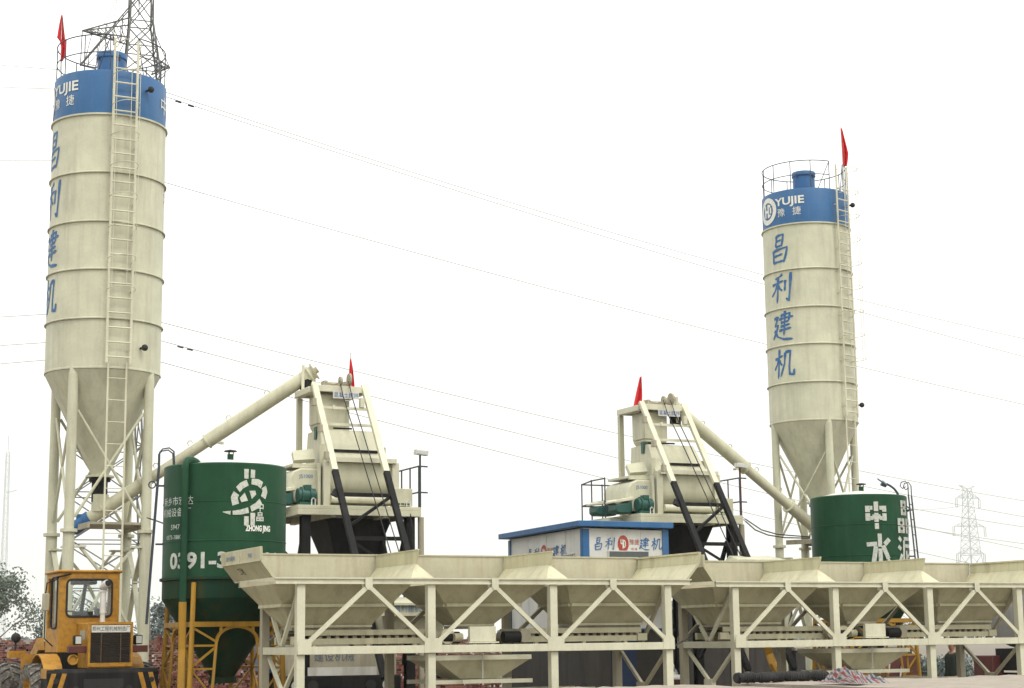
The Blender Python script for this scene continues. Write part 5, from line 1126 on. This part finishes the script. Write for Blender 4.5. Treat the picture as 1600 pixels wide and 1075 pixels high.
# ------------------------------------------------------------------ street lamp
def street_lamp():
    b = at(1405, 990, 47); t = thing('street_lamp', 'curved arm street lamp behind the right green tank', 'street lamp', (b.x, b.y, ground_z(b.x, b.y)))
    P = lambda x, y: at(x, y, 47) - Vector((b.x, b.y, ground_z(b.x, b.y)))
    MB().pipe([(0, 0, -.05), (0, 0, 3.2), P(1404.5, 778), P(1402, 770), P(1397, 763.5), P(1391, 759), P(1385, 756)], [.075, .06, .045, .035, .03, .03, .03], 10).build('pole', M['rail'], t)
    a, c = P(1386.5, 757), P(1371, 747); m = MB(); d = (c - a).normalized(); up = Vector((0, -.3, 1)); s = d.cross(up).normalized() * .09; n = s.cross(d).normalized()
    m.hexa([a - s * .6, a + s * .6, c + s * .5, c - s * .5], [a - s * .4 - n * .05, a + s * .4 - n * .05, c + s * .3 - n * .03, c - s * .3 - n * .03]); md = (a + c) / 2; m.hexa([a - s - n * .0, a + s, md + s * 1.3 + n * .02, md - s * 1.3 + n * .02], [a - s * .8 - n * .09, a + s * .8 - n * .09, md + s - n * .12, md - s - n * .12])
    m.build('lamp_head', M['lamp'], t, bevel=.02)
street_lamp()

# ------------------------------------------------------------------ things lying on the ramp
def ramp_hose():
    a, b = at(1150, 1064, 22.4), at(1292, 1062, 23.3); a.z = b.z = 1.03 + .066; d = b - a; n = 90; pts, rs = [], []
    for k in range(n + 1): pts.append(a + d * (k / n) + Vector((0, .02 * math.sin(k * .2), 0))); rs.append((.066 if k % 2 else .05) + .012 * math.sin(k * .7) * math.sin(k * .23))
    tag(MB().pipe(pts, rs, 14).build('ribbed_hose', M['black']), 'black ribbed hose lying along the edge of the right ramp', 'hose')
ramp_hose()
def tarp_mat():
    m = bpy.data.materials.new('striped woven plastic'); m.use_nodes = True; nt = m.node_tree; L = nt.links.new; b = nt.nodes['Principled BSDF']; b.inputs['Roughness'].default_value = .55
    uv = _n(nt, 'ShaderNodeUVMap'); sp = _n(nt, 'ShaderNodeSeparateXYZ'); L(uv.outputs[0], sp.inputs[0])
    def stripe(sock, f, cols):
        a = _n(nt, 'ShaderNodeMath', operation='MULTIPLY'); a.inputs[1].default_value = f; L(sock, a.inputs[0]); c = _n(nt, 'ShaderNodeMath', operation='FRACT'); L(a.outputs[0], c.inputs[0])
        r = _n(nt, 'ShaderNodeValToRGB'); r.color_ramp.interpolation = 'CONSTANT'; e = r.color_ramp.elements
        e[0].color = cols[0][1]; e[1].position = cols[1][0]; e[1].color = cols[1][1]
        for p, k in cols[2:]: x = e.new(p); x.color = k
        L(c.outputs[0], r.inputs[0]); return r.outputs[0]
    W, Rd, B = (.22, .21, .20, 1), (.16, .028, .025, 1), (.035, .045, .085, 1)
    s1 = stripe(sp.outputs[0], 7, [(0, W), (.30, Rd), (.55, W), (.78, B)]); s2 = stripe(sp.outputs[1], 9, [(0, (1, 1, 1, 1)), (.55, (.75, .35, .30, 1)), (.8, (.8, .8, .85, 1))])
    mx = _n(nt, 'ShaderNodeMix', data_type='RGBA', blend_type='MULTIPLY'); mx.inputs[0].default_value = .7; L(s1, mx.inputs[6]); L(s2, mx.inputs[7]); L(mx.outputs[2], b.inputs['Base Color']); return m
def tarp():
    o = at(1330, 1074, 21.3); o.z = 1.035; t = MB(); n, k = 70, 46; W, D = 0.56, 0.8; rnd = random.Random(4)
    from mathutils import noise
    u = Vector((math.cos(R_(27)), math.sin(R_(27)), 0)); v = Vector((-u.y, u.x, 0)); vs, uvs = [], []
    for j in range(k + 1):
        for i in range(n + 1):
            a, c = i / n, j / k; x = (a - .5) * W; y = (c - .5) * D
            e = max(0, 1 - (abs(a - .5) * 2) ** 3) * max(0, 1 - (abs(c - .5) * 2) ** 4)
            h = .115 * e * (0.55 + .6 * math.exp(-((a - .30) / .16) ** 2)) + e * .11 * abs(noise.noise((a * 4.5, c * 5, 1.3))) - e * .09 * abs(noise.noise((a * 9, c * 8, 7.7))) + .05 * e * abs(noise.noise((a * 20, c * 15, 3.1)))
            wob = .10 * noise.noise((a * 2, c * 3, 9)); p = o + u * (x + wob) + v * (y + .12 * noise.noise((a * 3, c * 2, 4))); p.z += max(.012, h + .012); vs.append(p); uvs.append((a + .05 * noise.noise((a * 3, c * 3, 2)), c))
    fs = [[j * (n + 1) + i, j * (n + 1) + i + 1, (j + 1) * (n + 1) + i + 1, (j + 1) * (n + 1) + i] for j in range(k) for i in range(n)]
    t.add(vs, fs); ob = t.build('striped_tarpaulin', tarp_mat(), smooth=180); ul = ob.data.uv_layers.new(name='UVMap')
    for lp in ob.data.loops: ul.data[lp.index].uv = uvs[lp.vertex_index]
    tag(ob, 'crumpled red white and blue striped tarpaulin heaped on the right ramp', 'tarpaulin')
tarp()

# ------------------------------------------------------------------ vehicles behind the hoppers
def small_wheel(t, x, y, r, w, rim='lead'):
    m = MB(); m.lathe([(r * .6, -w / 2), (r * .92, -w / 2), (r, -w * .3), (r, w * .3), (r * .92, w / 2), (r * .6, w / 2)], 28, c=(x, y, r), axis='x', cap=False); o = m.build('wheel', M['tyre'], t)
    m = MB(); m.lathe([(.03, -w * .3), (r * .45, -w * .35), (r * .6, -w * .48)], 24, c=(x, y, r), axis='x', cap=False); m.lathe([(.03, w * .3), (r * .45, w * .35), (r * .6, w * .48)], 24, c=(x, y, r), axis='x', cap=False); m.build('rim', M[rim], o)
M['faded_blue'] = paint('faded blue lettering', (.10, .14, .19, 1), (.30, .29, .24, 1), .7, .7, streak=False, scale=5, bump=0)
def light_truck():
    p = at(533, 1040, 34.4); t = thing('light_truck', 'pale light truck under the left mixer, seen below the left hopper', 'truck', (p.x, p.y, 0), R_(14)); t.scale = (1.35,) * 3
    m = MB(); P = [(0, .62), (0, 1.12), (.14, 1.80), (.35, 1.92), (1.35, 1.92), (1.35, .55), (.1, .55)]; m.prism([(-.82, y, z) for y, z in P], (1.64, 0, 0)); cb = m.build('cab', M['grime_shade'], t, bevel=.05)  # cab cream painted darker for the shade under the mixer
    m = MB(); m.plate([(-.70, .005, 1.17), (.70, .005, 1.17), (.64, .125, 1.76), (-.64, .125, 1.76)], .02); m.build('windscreen', M['glass_dark'], cb)
    on_plane(text2d('建设机械', .15), (-.1, -.0, .98), (1, 0, 0), (0, 0, 1), .008).build('painted_name', M['faded_blue'], cb, 0)
    m = MB(); m.box(-.86, .86, -.12, .02, .42, .72); bp = m.build('bumper', M['dark'], t, bevel=.02)
    for x in (-.66, -.42, .42, .66):
        m = MB(); m.tube((x, -.135, .58), (x, -.10, .58), .075, n=16); m.build('headlight', M['lens'] if abs(x) > .5 else M['black'], bp)
    m = MB(); m.box(-.5, .5, -.126, -.119, .72, .84); m.build('bumper_panel', M['lead'], bp)
    for s in (-1, 1):
        m = MB(); m.pipe([(s * .82, .2, 1.3), (s * 1.0, .1, 1.4), (s * 1.0, .1, 1.7)], .012, 6); m.box(s * 1.0 - .06, s * 1.0 + .06, .08, .11, 1.45, 1.72); m.build('mirror', M['black'], cb)
    m = MB(); m.box(-.9, .9, 1.45, 4.4, .75, .85); m.box(-.9, -.86, 1.45, 4.4, .85, 1.4); m.box(.86, .9, 1.45, 4.4, .85, 1.4); m.box(-.86, .86, 1.45, 1.5, .85, 1.4); m.box(-.86, .86, 4.35, 4.4, .85, 1.4); m.build('cargo_bed', M['blue'], t, bevel=.01)
    m = MB(); m.box(-.4, .4, .2, 4.3, .45, .75); m.build('chassis', M['dark'], t)
    for x in (-.72, .72):
        for y in (.75, 3.4): small_wheel(t, x, y, .36, .22)
light_truck()
def car():
    p = at(1052, 1030, 40.5); t = thing('parked_car', 'white parked car half hidden behind the white cabin', 'car', (p.x - .55, p.y, ground_z(p.x, p.y) - .02), R_(8))
    m = MB(); secs = []
    prof = [(-.84, .30), (-.86, .62), (-.80, .86), (.80, .86), (.86, .62), (.84, .30)]
    body = [(0, .86, .35, .80), (.08, .98, .28, .86), (.9, 1.0, .26, .90), (2.6, 1.0, .26, .90), (3.9, 1.0, .26, .78), (4.2, .9, .32, .66)]
    rows = []
    for y, sx, zb, zt in body: rows.append([(-.82 * sx, y, zb), (-.86 * sx, y, (zb + zt) / 2), (-.80 * sx, y, zt), (.80 * sx, y, zt), (.86 * sx, y, (zb + zt) / 2), (.82 * sx, y, zb)])
    vs = [q for r in rows for q in r]; fs = [[6 * j + i, 6 * j + (i + 1) % 6, 6 * (j + 1) + (i + 1) % 6, 6 * (j + 1) + i] for j in range(5) for i in range(6)] + [[5, 4, 3, 2, 1, 0], [30, 31, 32, 33, 34, 35]]
    m.add(vs, fs); b = m.build('body', M['car_white'], t, bevel=.03)
    m = MB(); m.hexa([(-.76, .25, .87), (.76, .25, .87), (.76, 3.1, .88), (-.76, 3.1, .88)], [(-.60, .75, 1.40), (.60, .75, 1.40), (.60, 2.1, 1.42), (-.60, 2.1, 1.42)]); cab = m.build('cabin', M['car_white'], t, bevel=.03)
    m = MB(); m.plate([(-.66, .30, .94), (.66, .30, .94), (.55, .68, 1.34), (-.55, .68, 1.34)], .02); m.build('rear_window', M['glass_dark'], cab)
    for s in (-1, 1):
        m = MB(); m.plate([(s * .752, .55, .93), (s * .75, 2.75, .93), (s * .625, 2.05, 1.36), (s * .625, .85, 1.36)], .02); m.build('side_window', M['glass_dark'], cab)
        m = MB(); m.box(min(s * .5, s * .78), max(s * .5, s * .78), -.012, .03, .62, .76); m.build('tail_lamp', M['darkred'], b)
    m = MB(); m.box(-.8, .8, -.06, .02, .34, .40); m.box(-.8, .8, -.06, .02, .48, .52); m.build('bumper', M['grime_shade'], b, bevel=.01)
    for x in (-.74, .74):
        for y in (.8, 3.4): small_wheel(t, x, y, .30, .2)
car()
def tanker():
    p = at(1583, 1000, 41.2); gz = ground_z(p.x, p.y); t = thing('tanker_truck', 'grey cement tanker with dark red frame at the right edge, behind the hopper', 'truck', (p.x, p.y, gz), R_(-62))
    m = MB(); R = 0.95; prof = [(.02, -.22), (.5, -.19), (.85, -.08), (R, .12), (R, 6.6), (.85, 6.8), (.02, 6.95)]
    m.lathe([(r, y) for r, y in prof], 48, c=(0, 0, 2.63), axis='x', cap=False)
    m.v = [Vector((v.y, v.x, v.z)) for v in m.v]; tk = m.build('tank_barrel', M['tank_grey'], t)
    m = MB()
    for y in (.3, 2.5, 4.6, 6.4): m.lathe([(R + .005, -.04), (R + .03, -.03), (R + .03, .03), (R + .005, .04)], 48, c=(0, 0, 2.63), axis='x', cap=False)
    ys = (.3, 2.5, 4.6, 6.4); q = len(m.v) // 4
    m.v = [Vector((v.y, v.x + ys[i // q], v.z)) for i, v in enumerate(m.v)]; m.build('hoop', M['tank_grey'], tk)
    m = MB(); m.box(-.5, .5, -.1, 7.5, 1.15, 1.66); m.box(-1.0, 1.0, .0, .12, .85, 1.1); m.box(-1.0, 1.0, .15, 6.9, 1.2, 1.3); m.build('chassis', M['dark'], t)
    m = MB(); m.box(-1.0, -.35, -.35, .0, .55, 1.5); m.build('rear_cabinet', M['darkred'], t, bevel=.02)
    for x in (-.9, .9):
        for y in (1.0, 2.2, 6.2): small_wheel(t, x, y, .5, .45, 'darkred')
    m = MB(); m.prism([(-1.1, 7.4, .6), (-1.1, 7.4, 2.6), (-1.1, 8.9, 2.6), (-1.1, 9.2, 1.7), (-1.1, 9.2, .6)], (2.2, 0, 0)); m.build('cab', M['darkred'], t, bevel=.06)
tanker()
def red_hopper():
    p = at(1400, 1045, 40.2); t = thing('dumper_body', 'dark red sloping steel dumper body with a white ladder, behind the right hopper', 'dumper', (p.x, p.y, ground_z(p.x, p.y)), R_(10))
    m = MB(); m.prism([(-.62, 0, .05), (.55, 0, .05), (.62, 0, 1.55), (-.12, 0, 1.55)], (0, 1.3, 0)); m.build('body', M['darkred'], t, bevel=.02)
    m = MB(); m.ladder((-.26, -.05, .15), (-.02, -.05, 1.35), (1, 0, .0), .30, .36, .016, .014); m.build('ladder', M['lead'], t)
    m = MB(); m.box(-.7, -.58, .1, .9, -.0, .3); m.box(.5, .66, .1, .9, -.0, .3); m.build('skid', M['dark'], t)
red_hopper()
def tripod_mixer():
    p = at(1216, 1040, 37.0); t = thing('yellow_pump', 'small worn yellow pump on legs, seen below the right hopper', 'pump', (p.x, p.y, ground_z(p.x, p.y)))
    m = MB(); m.pipe([(-.22, 0, 1.5), (-.12, 0, 1.15), (-.02, 0, .95), (0, 0, .6), (-.06, 0, .3), (-.1, 0, 0)], [.08, .09, .10, .09, .07, .06], 10); m.build('column', M['yellow'], t)
    m = MB(); m.bar((0, 0, .9), (-.35, .1, .05), .05); m.bar((0, 0, .9), (.3, .15, .05), .05); m.bar((0, 0, .6), (.35, 0, .35), .06); m.build('leg', M['yellow'], t)
    m = MB(); m.tube((.1, -.05, .42), (.5, -.05, .42), .13, n=14); m.box(.15, .45, -.2, .1, .2, .3); m.build('motor', M['grime_shade'], t)
tripod_mixer()
def blue_drum():
    p = at(1519, 1048, 38.8); gz = ground_z(p.x, p.y); t = thing('blue_bundle', 'blue cloth bundle with a pale bucket on top, near the standing person', 'bundle', (p.x, p.y, gz))
    m = MB(); m.ball((0, 0, .22), .26, 16, 10, .85); m.ball((-.2, -.05, .16), .17, 12, 8, .9); m.ball((.18, .05, .15), .16, 12, 8, .9); rn = random.Random(2); m.v = [v + Vector((rn.uniform(-.02, .02), rn.uniform(-.02, .02), rn.uniform(-.02, .02))) for v in m.v]; m.build('cloth', M['blue'], t)
    m = MB(); m.lathe([(.07, .0), (.10, .22), (.105, .22), (.085, .21)], 20, c=(.02, 0, .42)); m.build('bucket', M['lead'], t)
blue_drum()

# ------------------------------------------------------------------ standing person
def person():
    p = at(1489.5, 1050, 37.2); gz = ground_z(p.x, p.y); t = thing('person', 'person in dark green jacket and dark trousers standing behind the right hopper', 'person', (p.x, p.y, gz), R_(-62))
    J = {}; V, E, Rr = [], [], []
    def add(co, r, par=None):
        V.append(co); Rr.append(r); i = len(V) - 1
        if par is not None: E.append((par, i))
        return i
    skin = paint('skin', (.36, .20, .13, 1), None, .1, .55, bump=0); jk = paint('dark green jacket', (.025, .038, .030, 1), None, .3, .85); tr_ = paint('dark trousers', (.018, .020, .028, 1), None, .3, .85); hr = paint('black hair', (.012, .010, .009, 1), None, 0, .6)
    def skin_mesh(name, mat):
        me = bpy.data.meshes.new(name); me.from_pydata(V, E, []); o = bpy.data.objects.new(name, me); col.objects.link(o); me.materials.append(mat); o.parent = t
        s = o.modifiers.new('skin', 'SKIN'); s.use_smooth_shade = True
        for i, d in enumerate(me.skin_vertices[0].data): d.radius = (Rr[i][0], Rr[i][1]) if isinstance(Rr[i], tuple) else (Rr[i], Rr[i]); d.use_root = (i == 0)
        q = o.modifiers.new('sub', 'SUBSURF'); q.levels = q.render_levels = 2; V.clear(); E.clear(); Rr.clear(); return o
    # whole body, one skin
    pel = add((0, 0, .90), (.145, .10)); w_ = add((0, .01, 1.06), (.135, .095), pel); ch = add((0, .015, 1.26), (.165, .105), w_); nk0 = add((0, .02, 1.40), (.10, .075), ch); nk = add((0, .005, 1.48), .052, nk0); hd0 = add((0, -.01, 1.56), (.070, .082), nk); hd1 = add((0, -.005, 1.64), (.074, .092), hd0); add((0, 0, 1.70), (.05, .06), hd1)
    for s in (-1, 1):
        h = add((s * .09, 0, .84), .085, pel); k = add((s * .105, -.02, .47), .058, h); a = add((s * .11, .02, .10), .042, k); f = add((s * .115, -.06, .035), (.042, .03), a); add((s * .12, -.17, .025), (.04, .022), f)
        sh = add((s * .175, .02, 1.37), .06, nk0); el = add((s * .215, .04, 1.10), .043, sh); wr = add((s * .225, -.03, .87), .028, el); add((s * .227, -.045, .80), (.02, .038), wr)
    skin_mesh('body', skin)
    # hands: palm joined to five fingers
    for s in (-1, 1):
        for q, (dx, L) in enumerate(((-.028, .062), (-.010, .074), (.009, .070), (.026, .055))):
            a = add((s * .227, -.045 + dx, .775), .0095); b = add((s * .223, -.048 + dx, .775 - L * .55), .0085, a); add((s * .213, -.052 + dx, .775 - L), .0075, b); skin_mesh('finger', skin)
        a = add((s * .220, -.075, .82), .011); b = add((s * .213, -.097, .795), .0095, a); add((s * .208, -.100, .765), .008, b); skin_mesh('thumb', skin)
    # face
    m = MB()
    for s in (-1, 1): m.ball((s * .030, -.093, 1.625), .0095, 8, 6)
    m.build('eye', hr, t)
    m = MB(); m.hexa([(-.014, -.090, 1.575), (.014, -.090, 1.575), (.008, -.085, 1.63), (-.008, -.085, 1.63)], [(-.009, -.118, 1.58), (.009, -.118, 1.58), (.003, -.098, 1.628), (-.003, -.098, 1.628)]); m.build('nose', skin, t, bevel=.004)
    m = MB(); m.ball((0, -.083, 1.545), .018, 10, 6, .35); m.build('mouth', M['darkred'], t)
    for s in (-1, 1): m = MB(); m.ball((s * .076, .008, 1.60), .022, 8, 6, 1.3); m.build('ear', skin, t)
    m = MB(); m.ball((0, .015, 1.655), .094, 18, 12, .95); m.v = [v if v.z > 1.655 or v.y > .0 else Vector((v.x * .8, max(v.y, -.055), max(v.z, 1.655))) for v in m.v]; m.build('hair', hr, t)
    # clothes
    b0 = add((0, .005, .88), (.158, .118)); b1 = add((0, .01, 1.06), (.150, .112), b0); b2 = add((0, .015, 1.27), (.18, .122), b1); b3 = add((0, .02, 1.405), (.115, .09), b2)
    for s in (-1, 1): sh = add((s * .178, .02, 1.375), .068, b3); el = add((s * .217, .04, 1.10), .054, sh); add((s * .226, -.022, .885), .042, el)
    skin_mesh('jacket', jk)
    b0 = add((0, 0, .93), (.15, .11))
    for s in (-1, 1): h = add((s * .092, 0, .82), .095, b0); k = add((s * .106, -.02, .47), .070, h); add((s * .112, .018, .07), .060, k)
    skin_mesh('trousers', tr_)
    for s in (-1, 1):
        m = MB(); m.ball((s * .117, -.07, .035), .05, 12, 8, .8); m.v = [Vector((v.x, -.07 + (v.y + .07) * 2.6, max(0, v.z))) for v in m.v]; m.build('shoe', M['black'], t)
person()
# ------------------------------------------------------------------ haze
def haze():
    m = bpy.data.materials.new('haze'); m.use_nodes = True; nt = m.node_tree; nt.nodes.clear(); o = _n(nt, 'ShaderNodeOutputMaterial'); v = _n(nt, 'ShaderNodeVolumePrincipled')
    v.inputs['Color'].default_value = (.99, .995, .975, 1); v.inputs['Density'].default_value = 0.00022; v.inputs['Anisotropy'].default_value = 0.2; nt.links.new(v.outputs[0], o.inputs['Volume'])
    b = MB(); b.box(-1500, 1500, -1500, 1500, -2.0, 44.0); ob = b.build('haze', m, smooth=0); tag(ob, kind='stuff'); ob.display_type = 'WIRE'
haze()
